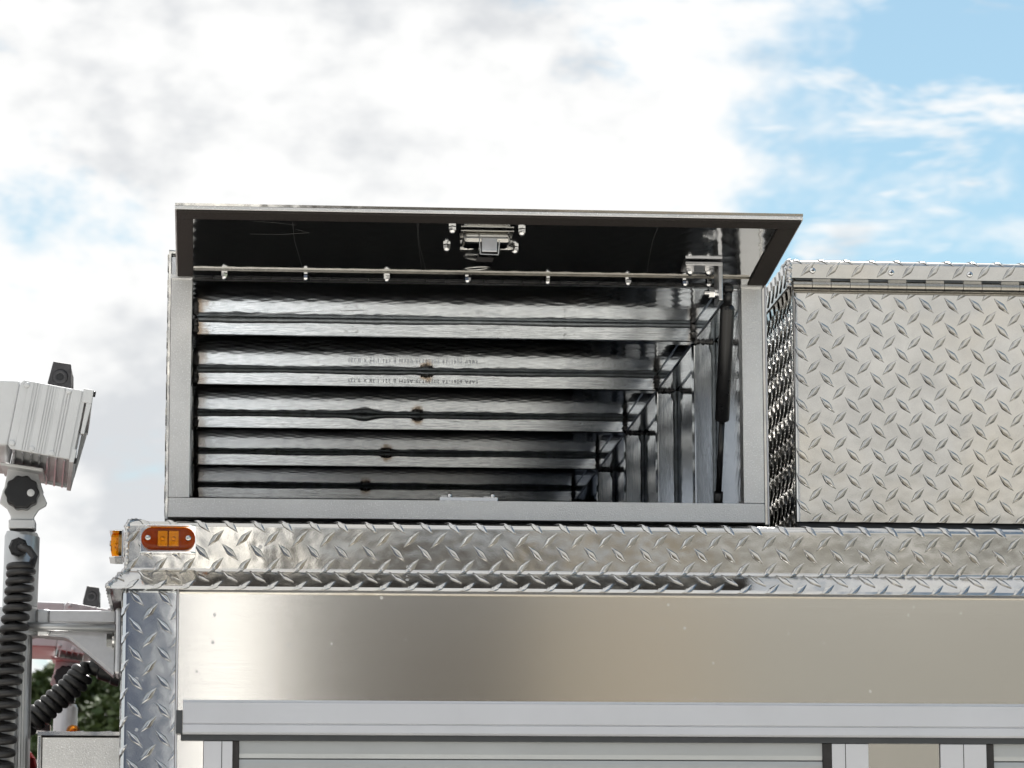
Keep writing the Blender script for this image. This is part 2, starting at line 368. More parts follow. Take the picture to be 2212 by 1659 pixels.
# trim around the roof edge: roof -> rounded bend -> upright face -> flared drip edge
def trim_profile():
    P = [(.020, .5335), (.0085, .5335)]
    for a in range(0, 91, 15): P.append((.007-.007*math.sin(math.radians(a))+0, .5265+.007*math.cos(math.radians(a))))
    P += [(0, .480)]
    for a in range(0, 44, 7): P.append((-.006*(1-math.cos(math.radians(a))), .480-.006*math.sin(math.radians(a))))
    P += [(-.0196, .4568), (-.0203, .4536)]
    return P                                               # (inward distance from YF, z)
TP = trim_profile()
TBEND = sum(math.hypot(TP[i+1][0]-TP[i][0], TP[i+1][1]-TP[i][1]) for i in range(8))
TP = support(TP)
acc = [0]
for i in range(1, len(TP)): acc.append(acc[-1]+math.hypot(TP[i][0]-TP[i-1][0], TP[i][1]-TP[i-1][1]))
def trim_pt(t_):
    i = 0
    while i < len(TP)-2 and t_ > acc[i+1]: i += 1
    k = (t_-acc[i])/max(1e-9, acc[i+1]-acc[i]); a = Vector((TP[i][0], TP[i][1])); b = Vector((TP[i+1][0], TP[i+1][1])); q = a+(b-a)*k
    d = (b-a).normalized(); return q, Vector((d.y, -d.x))    # outward normal in (inward, z) space
XL = -.0888
def trim_front(s, t_, h):
    q, n = trim_pt(t_); q = q+n*h; return (s, YF+q.x, Z(q.y))
def trim_side(s, t_, h):
    q, n = trim_pt(t_); q = q+n*h; return (XL+q.x, s, Z(q.y))
def t_of_z(z):                                             # arc length where the upright face is at height z
    return TBEND + (.5265-z)
for nm, fn, start, end in (('roof_edge_trim', trim_front, None, RX), ('roof_edge_trim', trim_side, None, YB)):
    mb = MB(); front = fn is trim_front
    vs = []; NS = len(TP)
    for h in (0, -.003):
        for k in (0, 1):
            for i in range(NS):
                q, n = trim_pt(acc[i]); qq = Vector((TP[i][0], TP[i][1]))
                s0 = (XL+qq.x) if front else (YF+qq.x)
                if i == NS-1: n = Vector((-1, 0))
                qq = qq+n*h; s_ = s0 if k == 0 else end
                vs.append((s_, YF+qq.x, Z(qq.y)) if front else (XL+qq.x, s_, Z(qq.y)))
    fs = []
    for i in range(NS-1):
        fs += [(i, i+1, NS+i+1, NS+i), (2*NS+i, 3*NS+i, 3*NS+i+1, 2*NS+i+1)]
    mb.add(vs, fs, True); mb.add([vs[NS-1], vs[2*NS-1], vs[4*NS-1], vs[3*NS-1]], [(0, 1, 2, 3)])
    pz = t_of_z(.4985)
    if front:
        ph = at(738, 1190, YF).x
        def cl(a, b):
            b = max(.0002, min(b, acc[-1]-.0003)); return max(a, XL+trim_pt(b)[0].x+.0022), b
        lugs(mb, fn, XL-.012, RX, .010, acc[-1], ph, pz, cl, -1)
    else:
        def cl(a, b):
            b = max(.0002, min(b, acc[-1]-.0003)); return max(a, YF+trim_pt(b)[0].x+.0022), b
        lugs(mb, fn, YF-.012, YB, .010, acc[-1], YF+.02, pz, cl, 1)
    mb.build(nm, 'tread_plate', body, sharp=42)
mb = MB(); bead(mb, [(XL+TP[i][0]+.0012, YF+TP[i][0]+.0012, Z(TP[i][1])) for i in range(1, NS)], .0030, 60, 3)
mb.build('weld_seam', 'weld_bright', body)
bx('roof_deck', 'deck_dark', body, XL+.0202, RX, YF+.0202, YB, Z(.50), Z(.5333))  # unseen deck, dark finish invented to darken what the drip edge mirrors
bx('inner_shell', 'dark_gap', body, XL+.012, RX, YF+.014, YB, .3, Z(.499))
# corner post of tread plate, bent round the corner
mb = MB(); cx0, cx1 = -.0912, -.0312; zb = .95; zt = Z(.4765); rr = .006
prof = [(cx1, YF+.010), (cx1, YF)] + [(cx0+rr-rr*math.sin(math.radians(a)), YF+rr-rr*math.cos(math.radians(a))) for a in range(0, 91, 15)] + [(cx0, YF+.25)]
prof = support(prof)
vs = [(x, y, zb) for x, y in prof]+[(x, y, zt) for x, y in prof]; n = len(prof)
mb.add(vs, [(i, i+1, n+i+1, n+i) for i in range(n-1)], True)
pl = [0]
for i in range(1, n): pl.append(pl[-1]+math.hypot(prof[i][0]-prof[i-1][0], prof[i][1]-prof[i-1][1]))
def post_fn(s, t_, h):                                     # s runs leftwards from the right edge of the face
    s = max(0, min(s+.010, pl[-1]-1e-6)); i = 0
    while s > pl[i+1]: i += 1
    a, b = Vector(prof[i]), Vector(prof[i+1]); d = (b-a).normalized(); nn = Vector((d.y, -d.x)); q = a+d*(s-pl[i])
    if q.y > YF+.0001 and q.x > cx1-.001: q.y = YF; nn = Vector((0, -1))
    if nn.dot(Vector((-1, -1))) < 0: nn = -nn
    q = q+nn*h; return (q.x, q.y, t_)
c0 = at(295, 1292, YF); c1 = at(324, 1322, YF)
for k, lean, c in ((0, 1, c0), (1, -1, c1)):               # s is mirrored, so the leans swap
    for i in range(-4, 5):
        for j in range(-40, 3):
            s, t_ = cx1-c.x+i*PIT, c.z+j*PIT
            if -.003 < s < .15 and zb+.01 < t_ < zt: lug(mb, post_fn, s, t_, lean, lambda a, b: (max(a, .0002), min(b, zt-.002)))
mb.build('corner_post', 'tread_plate_post', body, sharp=42)
bx('post_edge_strip', 'anodised', body, cx1+.0006, cx1+.0026, YF-.0012, YF+.010, zb, zt, .0004)
bx('corner_post_inner', 'dark_gap', body, cx0+.010, cx1-.002, YF+.012, YF+.24, zb, zt)
# brushed panel
bx('side_panel', 'brushed_panel', body, -.0282, RX, YF+.003, YF+.0135, Z(.30), Z(.4990))
# roller shutter header extrusion, with its groove and shadow lip
hx0 = -.0222
hd = [(YF+.0028, .3315), (YF-.004, .3315), (YF-.0045, .3292), (YF-.0062, .3285), (YF-.0075, .3052), (YF-.0062, .3048), (YF-.0062, .3038), (YF-.0078, .3034), (YF-.0085, .2950), (YF-.0070, .2928), (YF-.0030, .2926), (YF-.0030, .2946), (YF+.0028, .2946)]
mb = MB().prism(hd, lambda a, b, d: (d, a, Z(b)), hx0, RX); hdr = mb.build('shutter_header', 'anodised', body, .0003, 1)
bx('header_end_cap', 'grey_seal', hdr, hx0-.0075, hx0-.0003, YF-.0085, YF+.0027, Z(.2935), Z(.3195), .0005)
bx('drip_seal', 'grey_seal', hdr, hx0-.002, RX, YF-.0028, YF+.0027, Z(.2862), Z(.2944), .0005)
# shutters: jambs, black seals, slats
def jamb(x0, x1, div, flip=False):
    o = bx('door_jamb', 'anodised', body, x0, x1, YF-.0015, YF+.0027, .95, Z(.2858), .0006)
    o2 = bx('jamb_groove', 'dark_gap', o, div-.0004, div+.0004, YF-.0017, YF-.0014, .95, Z(.2857))
bx('lower_panel', 'brushed_panel', body, -.0282, .0009, YF+.003, YF+.0135, .95, Z(.2995))
bx('lower_panel', 'brushed_panel', body, .7526, .8343, YF+.003, YF+.0135, .95, Z(.2995))
jamb(.0015, .0335, .0216); jamb(.7101, .7520, .7256); jamb(.8349, .8878, .8614)
def shutter(x0, x1, ends):
    g = bx('roller_shutter', 'dark_gap', body, x0, x1, YF+.0056, YF+.0135, .95, Z(.2995))
    for a, b in ends: bx('shutter_seal', 'rubber', g, a, b, YF-.0004, YF+.0026, .95, Z(.2857))
    mb = MB(); sl = [(0, .0003), (-.0022, .0012), (-.0030, .0060), (-.0030, .0330), (-.0022, .0374), (0, .0377)]
    mb.prism(sl, lambda a, b, d: (d, YF+.0055+a, b), x0+.0003, x1-.0003)
    me = None
    for k in range(11):
        z = Z(.2661)-.0378*k
        if me is None: o = mb.build('slat', 'anodised_slat', g); me = o.data
        else: o = link('slat', me, g)
        o.location = (0, 0, z)
shutter(.0408, .7000, [(.0337, .0406), (.7002, .7098)]); shutter(.8967, RX, [(.8880, .8965)])

# ================================================================== MARKER LIGHTS (amber, in a chrome guard)
def marker(label, fn):
    """fn(u along, v up, h out) -> world; built lying along u"""
    base = fn(0, 0, 0); t_ = thing('marker_light', label, 'marker light', base, 'amber marker lights on the roof edge')
    g = MB()
    def b(m, u0, u1, v0, v1, h0, h1):
        vs = [fn(u, v, h) for h in (h0, h1) for v in (v0, v1) for u in (u0, u1)]
        m.add(vs, [(0, 2, 3, 1), (4, 5, 7, 6), (0, 1, 5, 4), (2, 6, 7, 3), (0, 4, 6, 2), (1, 3, 7, 5)])
    b(g, -.031, .031, -.0152, .0152, .0006, .0022)
    for sgn in (1, -1):                                   # folded lips above and below, corners cut
        for dv in (0,):
            pts = [(-.031, .002), (-.031, .010), (-.026, .0165), (.026, .0165), (.031, .010), (.031, .002)]
            v0, v1 = (.0138, .0152) if sgn > 0 else (-.0168, -.0152)
            n_ = len(pts); vs = [fn(u, v0, h) for u, h in pts]+[fn(u, v1, h) for u, h in pts]
            g.add(vs, [tuple(range(n_)), tuple(range(2*n_-1, n_-1, -1))]+[(i, (i+1) % n_, n_+(i+1) % n_, n_+i) for i in range(n_)])
    g.build('chrome_guard', 'chrome', t_, .0004)
    def stadium(L, R, n=10):
        return [(L+R*math.cos(a), R*math.sin(a)) for a in np.linspace(-math.pi/2, math.pi/2, n)]+[(-L+R*math.cos(a), R*math.sin(a)) for a in np.linspace(math.pi/2, 1.5*math.pi, n)]
    base_ = MB().prism(stadium(.0176, .0128), lambda a, c, d: fn(a, c, d), .0022, .0060).build('lamp_base', 'amber_base', t_)
    L = MB(); rings = [(.0176, .0128, .0061), (.0176, .0127, .0118), (.0176, .0118, .0138), (.0176, .0085, .0146), (.0176, .004, .0148)]
    pts = []
    for l_, r_s, h in rings: pts += [fn(a, c, h) for a, c in stadium(l_, r_s)]
    n_ = 20; fs = [(j*n_+i, j*n_+(i+1) % n_, (j+1)*n_+(i+1) % n_, (j+1)*n_+i) for j in range(len(rings)-1) for i in range(n_)]
    fs += [tuple(range(n_)), tuple(range(4*n_, 5*n_))]
    L.add(pts, fs, True); L.build('lens', 'amber_lens', t_, sharp=60)
    for u in (-.0062, .0062):                              # two square reflectors with LED cups
        q = MB(); b(q, u-.0054, u+.0054, -.0086, .0086, .0062, .0085)
        q.lathe(fn(u, 0, .0086), Vector(fn(0, 0, 1))-Vector(fn(0, 0, 0)), [(0, .0030), (.0018, .0022), (.0024, .0006)], 10)
        for j in range(5): b(q, u-.0052, u+.0052, -.0080+j*.0038, -.0066+j*.0038, .0085, .0091)
        q.build('led_reflector', 'amber_inner', t_)
    for u in (-.0225, .0225):
        q = MB().lathe(fn(u, 0, .0147), Vector(fn(0, 0, 1))-Vector(fn(0, 0, 0)), [(0, .0034), (.0010, .0031), (.0016, .0016)], 12); q.build('screw', 'steel', t_)
mk = at(363.5, 1166, YF)
marker('amber oval marker light in chrome guard facing the viewer on the roof edge', lambda u, v, h: (mk.x+u, YF-h, mk.z+v))
ms = at(262, 1180, YF+.06)
marker('amber marker light seen edge-on, sticking out from the body corner', lambda u, v, h: (XL-.0030-h, YF+.062-u, ms.z+v))

# ================================================================== OPEN BOX
BY = 4.20; X0, X1 = -.0482, .6812; Z0, Z1 = .5705, .8950; BYB = 6.40
box = thing('storage_box', 'open aluminium storage box with raised lid on the truck roof', 'storage box', (.316, BY+1, Z(Z0)), 'roof storage boxes')
TS = .0255
fx0, fx1 = X0+.0032, X1-.0032
bx('bottom_rail', 'satin_frame', box, fx0, fx1, BY, BY+TS, Z(.5712), Z(.5950), .0008)
bx('frame_post', 'satin_frame', box, fx0, fx0+TS, BY+.0002, BY+TS, Z(.5952), Z(.8640), .0008)
bx('frame_post', 'satin_frame', box, fx1-TS, fx1, BY+.0002, BY+TS, Z(.5952), Z(.8640), .0008)
bx('top_rail', 'satin_frame', box, fx0, fx1, BY+.0015, BY+TS, Z(.8660), Z(.8905), .0008)
bx('hinge_packer', 'satin_frame', box, fx0-.0005, fx0+TS+.001, BY-.003, BY+.001, Z(.8625), Z(.8685), .0005)
bx('hinge_packer', 'satin_frame', box, fx1-TS-.001, fx1+.0005, BY-.003, BY+.001, Z(.8625), Z(.8685), .0005)
for xw in (fx0+TS, fx1-TS):
    mb = MB(); bead(mb, [(xw-.002, BY+.004, Z(.5955)), (xw+.002, BY+.010, Z(.5960))], .0028, 8, 31, .5); mb.build('corner_weld', 'weld', box)
CE = .8880                                                 # ceiling height
def plate(name, mat, fn, s0, s1, t0, t1, th, ps, pt_, parent, tread_=True, inner=None, cut=None):
    mb = MB(); vs = [fn(s, t_, h) for h in (0, -th) for t_ in (t0, t1) for s in (s0, s1)]
    mb.add(vs, [(0, 1, 3, 2), (4, 6, 7, 5), (0, 2, 6, 4), (1, 5, 7, 3), (0, 4, 5, 1), (2, 3, 7, 6)])
    if tread_: lugs(mb, fn, s0+.004, s1-.004, t0+.004, t1-.004, ps, pt_, cut or (lambda a, b: (min(max(a, s0), s1), min(max(b, t0), t1))))
    return mb.build(name, mat, parent, sharp=42)
plate('left_side_plate', 'tread_plate', lambda s, t_, h: (X0-h, s, t_), BY, BYB, Z(Z0-.001), Z(Z1), .0028, BY+.01, Z(.60), box)
plate('right_side_plate', 'tread_plate', lambda s, t_, h: (X1+h, s, t_), BY, BYB, Z(Z0-.001), Z(Z1), .0028, BY+.01, Z(.60), box)
plate('roof_plate', 'tread_plate', lambda s, t_, h: (s, t_, Z(Z1+.0018)+h), X0, X1, BY-.001, BYB, .0028, .1, BY+.02, box)
bx('edge_trim', 'anodised', box, X1+.0004, X1+.0022, BY-.0006, BY+.02, Z(Z0-.001), Z(Z1-.002))
bx('ceiling_lining', 'lining', box, fx0+.0003, fx1-.0003, BY+TS+.0005, BYB-.004, Z(CE), Z(CE+.0035))
bx('wall_lining', 'lining', box, X0+.0005, X0+.0028, BY+TS+.0005, BYB-.004, Z(Z0), Z(CE-.0003))
bx('wall_lining', 'lining', box, .6740, X1-.0030, BY+TS+.0005, BYB-.004, Z(Z0), Z(CE-.0003))
bx('floor_mat', 'floor_mat', box, fx0, fx1, BY+TS+.0005, BYB-.004, Z(Z0-.002), Z(Z0+.0015))
bx('back_plate', 'box_back', box, X0+.003, X1-.003, BYB-.0035, BYB, Z(Z0), Z(CE-.0003))
bx('box_foot', 'rubber', box, X0+.004, X1-.004, BY+.012, BYB-.01, Z(.5337), Z(Z0-.0025))
# stiffening ribs of square tube, welded to the ceiling and the walls
TW = .0237; TV = .0290; wl = X0+.0028; wr = .6740; xl_ = -.0150
ribY = [4.57+.3825*i for i in range(5)]
bx('corner_rail', tube_mat('tube_corner', 9, 9, 9, 9), box, wr-TV, wr-.0002, BY+TS+.002, BYB-.004, Z(CE-TW), Z(CE-.0002), .0022)
bx('corner_rail', 'tube_corner', box, wl+.0002, wl+.0245, BY+TS+.002, BYB-.004, Z(CE-TW), Z(CE-.0002), .0022)
burnx = [None, 921, 902, 835, 790]
for i, y in enumerate(ribY):
    bxx = at(burnx[i], 850, y).x if burnx[i] else 9
    a, b = xl_, wr-TV-.0006
    m = tube_mat('tube_%d' % i, bxx+.0, Z(CE-.0055-.0006*(i % 2)), a, b, burnt=(.62, .48, .26, .40, .30)[i])
    rib = bx('ceiling_rib', m, box, a, b, y, y+TW, Z(CE-TW-.0003), Z(CE-.0003), .0016)
    # sealant fillet along the front of the rib
    rnd = random.Random(i+4); n = 90; mb = MB(); vs = []
    for k in range(n):
        x = a+(b-a)*k/(n-1); s_ = .0052+.0006*math.sin(k*.21+i)+rnd.uniform(-.0003, .0003)
        if bxx < 5: s_ += .0035*math.exp(-((x-bxx)/.008)**2)
        if i == 2: s_ += .005*math.exp(-((x-at(787, 900, y).x)/.016)**2)
        if i == 0 and k/(n-1) < .36: s_ *= 1.18
        for u, v in ((0, 0), (-.0030, 0), (-.0021, -s_*.6), (-.0002, -s_*1.05)): vs.append((x, y+u, Z(CE-.0004+v)))
    mb.add(vs, [(k*4+j, k*4+(j+1) % 4, k*4+4+(j+1) % 4, k*4+4+j) for k in range(n-1) for j in range(4)], True)
    mb.build('sealant', 'sealant', rib)
    mb = MB(); bead(mb, [(b+.0006, y-.0005, Z(CE-.002)), (b+.0006, y-.0005, Z(CE-TW+.001))], .0042, 16, i+20, .5); mb.build('weld', 'weld', rib)
    mb = MB(); bead(mb, [(a-.0016, y-.0005, Z(CE-.002)), (a-.0016, y-.0005, Z(CE-TW+.001))], .0040, 16, i+40, .5); mb.build('weld', 'weld', rib)
    if bxx < 5:
        mb = MB(); bead(mb, [(bxx-.008, y-.0015, Z(CE-.0060)), (bxx+.008, y-.0015, Z(CE-.0062))], .0022, 14, i+60, .7); mb.build('tack_weld', 'weld', rib)
    for sd_ in (1, -1):                                     # upright ribs on both walls
        xa, xb = (wr-TV, wr-.0003) if sd_ > 0 else (wl+.0003, wl+.0245)
        wrb = bx('wall_rib', tube_mat('tubev_%d' % i, 9, 9, 9, 9, True) if sd_ > 0 else 'tubev_%d' % i, box, xa, xb, y, y+TW, Z(Z0+.002), Z(CE-TW-.0008), .0016)
        mb = MB(); vs = []; xs = xb if sd_ > 0 else xa; n2 = 40
        for k in range(n2):
            z = Z0+.002+(CE-TW-.001-Z0-.002)*k/(n2-1); s_ = .0052+rnd.uniform(-.0004, .0004)+(.003 if k > n2-3 else 0)
            for u, v in ((0, 0), (-.0030, 0), (-.0021, -s_*.6), (-.0002, -s_*1.05)): vs.append((xs+sd_*v, y+u, Z(z)))
        mb.add(vs, [(k*4+j, k*4+(j+1) % 4, k*4+4+(j+1) % 4, k*4+4+j) for k in range(n2-1) for j in range(4)], True); mb.build('sealant', 'sealant', wrb)
        mb = MB(); bead(mb, [(xa+.001, y-.0005, Z(CE-TW-.0008)), (xb-.001, y-.0005, Z(CE-TW-.0008))], .0036, 16, i+80, .5); mb.build('weld', 'weld', wrb)
    if i == 1: rib_text = (rib, y)
# mill print on the second tube, upside down
def text_obj(body_, size, mat, parent, name):
    cu = bpy.data.curves.new(name, 'FONT'); cu.body = body_; cu.size = size; cu.space_character = 1.18; cu.space_word = 1.25
    tmp = bpy.data.objects.new(name, cu); COL.objects.link(tmp)
    bpy.context.view_layer.update()
    me = bpy.data.meshes.new_from_object(tmp.evaluated_get(bpy.context.evaluated_depsgraph_get())); bpy.data.objects.remove(tmp)
    me.materials.clear(); me.materials.append(MATS[mat]); return me
rib, y = rib_text
me = text_obj('SAPA 6061-T6 20239T79 ASTM B 221 1.38 X 0.125', .0066, 'ink', rib, 'mill_print')
xs = [v.co.x for v in me.vertices]; wtxt = max(xs)-min(xs)
p0 = at((1150+1210/7.37)*.7855, 1060*.7855, y); p1 = at((900+420/7.37)*.7855, 1055*.7855, y); k = (p0.x-p1.x)/wtxt
me.transform(Matrix.Translation((p0.x, y-.0004, Z(CE-TW+.0115))) @ Matrix.Rotation(math.pi, 4, 'Y') @ Matrix.Rotation(math.pi/2, 4, 'X') @ Matrix.Diagonal((k, k, 1, 1)))
link('mill_print', me, rib)
# ---- the lid: swung up and forward, seen from below
HY, HZ, LL = BY-.004, .8672, .268
la = math.radians(4.6)
def lid_fn(x, d, h):                                       # d forward from the hinge, h up from the underside
    return (x, HY-d*math.cos(la)-h*math.sin(la)*-1*-1, Z(HZ+d*math.sin(la)+h*math.cos(la)))
def lbox(mb, x0, x1, d0, d1, h0, h1):
    vs = [lid_fn(x, d, h) for h in (h0, h1) for d in (d0, d1) for x in (x0, x1)]
    mb.add(vs, [(0, 2, 3, 1), (4, 5, 7, 6), (0, 1, 5, 4), (2, 6, 7, 3), (0, 4, 6, 2), (1, 3, 7, 5)]); return mb
lx0, lx1 = -.0392, .6838
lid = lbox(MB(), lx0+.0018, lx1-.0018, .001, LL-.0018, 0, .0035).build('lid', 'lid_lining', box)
mb = lbox(MB(), lx0, lx1, -.004, LL, .0037, .0066)
lugs(mb, lambda s, t_, h: lid_fn(s, t_, .0066+h), lx0+.006, lx1-.006, .008, LL-.010, at(1500, 466, HY-LL).x, LL-.0155, lambda a, b: (a, min(b, LL-.0005)))
mb.build('lid_skin', 'tread_plate', lid, sharp=42)
mb = MB()
lbox(mb, lx0, lx1, LL-.0016, LL, -.0006, .0036); mb.build('lid_front_lip', 'satin_frame', lid, .0006)
mb = MB(); lbox(mb, lx0, lx0+.0016, 0, LL-.0018, -.0004, .0036); mb.build('lid_side_lip', 'satin_frame', lid)
mb = MB(); lbox(mb, lx1-.0016, lx1, 0, LL-.0018, -.0004, .0036); mb.build('lid_side_lip', 'satin_frame', lid)
mb = MB(); lbox(mb, lx0+.0018, lx1-.0018, LL-.030, LL-.0018, -.0030, -.0001); mb.build('lid_gasket', 'gasket', lid, .0008)
mb = MB(); lbox(mb, lx0+.0018, lx0+.0205, .002, LL-.0302, -.0030, -.0001); mb.build('lid_gasket', 'gasket', lid, .0008)
mb = MB(); lbox(mb, lx1-.0245, lx1-.0018, .002, LL-.0302, -.0030, -.0001); mb.build('lid_gasket', 'gasket', lid, .0008)
def lid_d(py, px=1050):                                    # distance from the hinge where a sight line meets the underside
    lo, hi = 0, LL
    for _ in range(40):
        m_ = (lo+hi)/2; q = lid_fn(0, m_, 0); z = at(px, py, q[1]).z
        if z > q[2]: lo = m_
        else: hi = m_
    return lo
def lid_pt(px, py):
    d = lid_d(py, px); q = lid_fn(0, d, 0); return at(px, py, q[1]).x, d
# piano hinge: leaf under the lid, knuckles, acorn nuts
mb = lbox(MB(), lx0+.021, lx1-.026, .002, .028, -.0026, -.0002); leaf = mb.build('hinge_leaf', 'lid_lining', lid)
mb = lbox(MB(), lx0+.021, lx1-.026, .0281, .0289, -.0026, -.0002); mb.build('hinge_leaf_edge', 'hinge_steel', lid)
kn = None; x = lx0+.022; kl = .0235; i = 0
while x+kl < lx1-.02:
    if kn is None: o = MB().cyl((0, 0, 0), (kl-.0005, 0, 0), .0018, 12).build('hinge_knuckle', 'plastic_black', box); kn = o.data
    else: o = link('hinge_knuckle', kn, box)
    o.location = (x, HY+.0002, Z(HZ-.0032)); x += kl; i += 1
def acorn(mb, p, ax=(0, 0, -1), r=.0046, h=.0085):
    p = Vector(p); ax = Vector(ax).normalized()
    mb.tube([p, p+ax*h*.45], r*1.06, 6, True, False)
    mb.lathe(p+ax*h*.44, ax, [(0, r*.86), (h*.22, r*.80), (h*.42, r*.55), (h*.54, r*.2)], 12)
ac = None
for px in (485, 660.5, 836, 1010, 1183.5, 1357, 1480, 1531):
    xx = at(px, 606, BY-.02).x
    if ac is None:
        mb = MB(); acorn(mb, (0, 0, 0), r=.0038, h=.0080); o = mb.build('hinge_nut', 'chrome', lid, sharp=40); ac = o.data
    else: o = link('hinge_nut', ac, lid)
    q = lid_fn(xx, .016, -.0027); o.location = q; o.rotation_euler = (la, 0, random.random()*3)
for sx_, sp_ in ((1, [(1040, 480), (1043, 500), (1046, 530), (1062, 592)]), (2, [(905, 478), (902, 510), (908, 560), (911, 590)]), (3, [(545, 478), (600, 482), (640, 487)]), (4, [(540, 506), (610, 507), (668, 503), (640, 496)]), (5, [(1425, 482), (1410, 520), (1402, 560), (1398, 592)]), (6, [(632, 480), (636, 520), (652, 575)])):
    pp = []
    for px, py in sp_:
        xx, dd = lid_pt(px-140 if sx_ == 1 else px, py); pp.append(lid_fn(xx, dd, -.00005))
    MB().tube(pp, .00016, 5).build('scratch', 'scratch', lid)
# latch
lat_x, lat_d = lid_pt(1052, 500); q0 = lid_fn(lat_x, lat_d, 0)
latch = bx('latch', 'steel', box, lat_x-.0275, lat_x+.0275, q0[1]-.006, q0[1]+.030, q0[2]-.0155, q0[2]-.0022, .0055, 4)
mb = MB().box(lat_x-.031, lat_x+.031, q0[1]-.010, q0[1]+.046, q0[2]-.0022, q0[2]-.0008); mb.build('latch_plate', 'steel', latch, .0004)
hkx = at(1057, 515, q0[1]).x
MB().box(hkx-.0095, hkx+.0085, q0[1]-.010, q0[1]+.004, q0[2]-.0265, q0[2]-.0105).build('latch_bolt', 'bracket_metal', latch, .0008)
mb = MB()                                                   # bent strap under the bolt
for a, b in (((-.0125, -.0040), (-.0110, -.0280)), ((-.0110, -.0280), (.0098, -.0285)), ((.0098, -.0285), (.0112, -.0120))):
    p_, r2 = Vector(a), Vector(b); d = (r2-p_).normalized(); nn = Vector((-d.y, d.x))*.0007
    pts = [p_-nn-d*.0004, r2-nn+d*.0004, r2+nn+d*.0004, p_+nn-d*.0004]
    mb.prism([(v.x, v.y) for v in pts], lambda u, v, dd: (hkx+u, dd, q0[2]-.001+v), q0[1]-.008, q0[1]+.006)
mb.build('latch_strap', 'steel', latch, .0002, 1)
mb = MB().prism([(-.010, 0), (.0095, 0), (.006, -.018), (-.0135, -.018)], lambda u, v, dd: (hkx+u, dd+.02-v*.6, q0[2]-.020+v*.55), q0[1]-.001, q0[1]+.001); mb.build('latch_lever', 'rubber', latch)
lx_, ld_ = lid_pt(1030, 568); ql = lid_fn(lx_, ld_, -.006)
mb = MB(); mb.tube([(ql[0]+.0150*math.cos(a), ql[1]+.008*math.sin(a), ql[2]-.001+.0012*math.cos(a)) for a in np.linspace(0, 2*math.pi, 28)], .0011, 8); mb.build('latch_ring', 'steel', latch)
for px, py in ((977, 491), (1127, 496), (965, 530), (1112, 535)):
    xx, dd = lid_pt(px, py); mb = MB(); acorn(mb, lid_fn(xx, dd, -.0003), r=.0044, h=.0085); mb.build('latch_nut', 'chrome', latch, sharp=40)
for px in (1008, 1094):
    xx, dd = lid_pt(px, 530); mb = MB().cyl(lid_fn(xx-.008, dd, -.004), lid_fn(xx+.008, dd, -.004), .0032, 14); mb.build('latch_pin', 'steel', latch)
# strut bracket: two angles back to back, bolts
bxp, bdp = lid_pt(1518, 569); qb = lid_fn(bxp, bdp, 0); bw = .0225
br = bx('strut_bracket', 'bracket_metal', box, bxp-bw, bxp+bw, qb[1]-.012, qb[1]+.030, qb[2]-.0052, qb[2]-.0008, .0008)
bx('bracket_leg', 'bracket_metal', br, bxp+bw-.0052, bxp+bw-.0002, qb[1]-.012, qb[1]+.026, qb[2]-.0475, qb[2]-.0054, .0010)
for dx in (-.0150, .0075):
    mb = MB(); acorn(mb, (bxp+dx, qb[1]+.004, qb[2]-.0053), r=.0050, h=.010); mb.build('bracket_nut', 'chrome', br, sharp=40)
hz = qb[2]-.036
mb = MB().tube([(bxp+bw-.0150, qb[1]+.004, hz), (bxp+bw-.0085, qb[1]+.004, hz)], .0060, 6, True, False); mb.cyl((bxp+bw-.0085, qb[1]+.004, hz), (bxp+bw-.0053, qb[1]+.004, hz), .0066, 18); mb.cyl((bxp+bw-.0205, qb[1]+.004, hz), (bxp+bw-.0145, qb[1]+.004, hz), .0030, 12)
mb.build('bracket_bolt', 'chrome', br, sharp=40)
# gas strut
top = Vector((bxp+bw+.0085, qb[1]+.004, hz)); bot = at(1551, 1083, BY+.045); bot = Vector((bot.x, BY+.045, Z(.600)))
dv = (bot-top); L = dv.length; dv.normalize()
cyl_e = top+dv*(L*.60)
strut = MB().tube([top+dv*.014, top+dv*.0165, top+dv*.019, cyl_e-dv*.003, cyl_e-dv*.001, cyl_e], [.0055, .0080, .0088, .0088, .0080, .0060], 24).build('gas_strut', 'strut_black', box, sharp=40)
MB().cyl(cyl_e-dv*.002, bot-dv*.012, .0036, 18).build('piston_rod', 'strut_black', strut)
mb = MB().cyl(top-dv*.006, top+dv*.016, .0052, 16); mb.lathe(top-dv*.006, (1, 0, 0), [(-.006, .003), (-.005, .0062), (.004, .0062), (.006, .003)], 14); mb.cyl(top, top-Vector((.010, 0, 0)), .0032, 12); mb.build('strut_end', 'plastic_black', strut)
MB().cyl(bot-dv*.016, bot+dv*.006, .0056, 16).build('strut_end', 'plastic_black', strut)
# striker plate standing on the bottom rail
sx0, sx1 = at(948, 1075, BY+.02).x, at(1073, 1075, BY+.02).x
st = bx('striker_plate', 'chrome', box, sx0, sx1, BY+.006, BY+.022, Z(.5952), Z(.6002), .0005)
for px in (971, 1064):
    xx = at(px, 1065, BY+.015).x; mb = MB().lathe((xx, BY+.014, Z(.6001)), (0, 0, 1), [(0, .0034), (.0042, .0032), (.0058, .0018)], 12); mb.build('striker_bolt', 'chrome', st)
for a, b in ((-.004, .012),):
    bx('striker_tab', 'bracket_metal', st, sx0+.003, sx0+.016, BY+.018, BY+.0205, Z(.6003), Z(.6035)); bx('striker_tab', 'bracket_metal', st, sx1-.016, sx1-.002, BY+.018, BY+.0205, Z(.6003), Z(.6030))

# ================================================================== CLOSED BOX
qx = .7166
cb = thing('storage_box', 'closed tread plate storage box with piano hinge, at the right', 'storage box', (1.2, BY+1, Z(Z0)), 'roof storage boxes')
dph = at(1728, 656, BY)
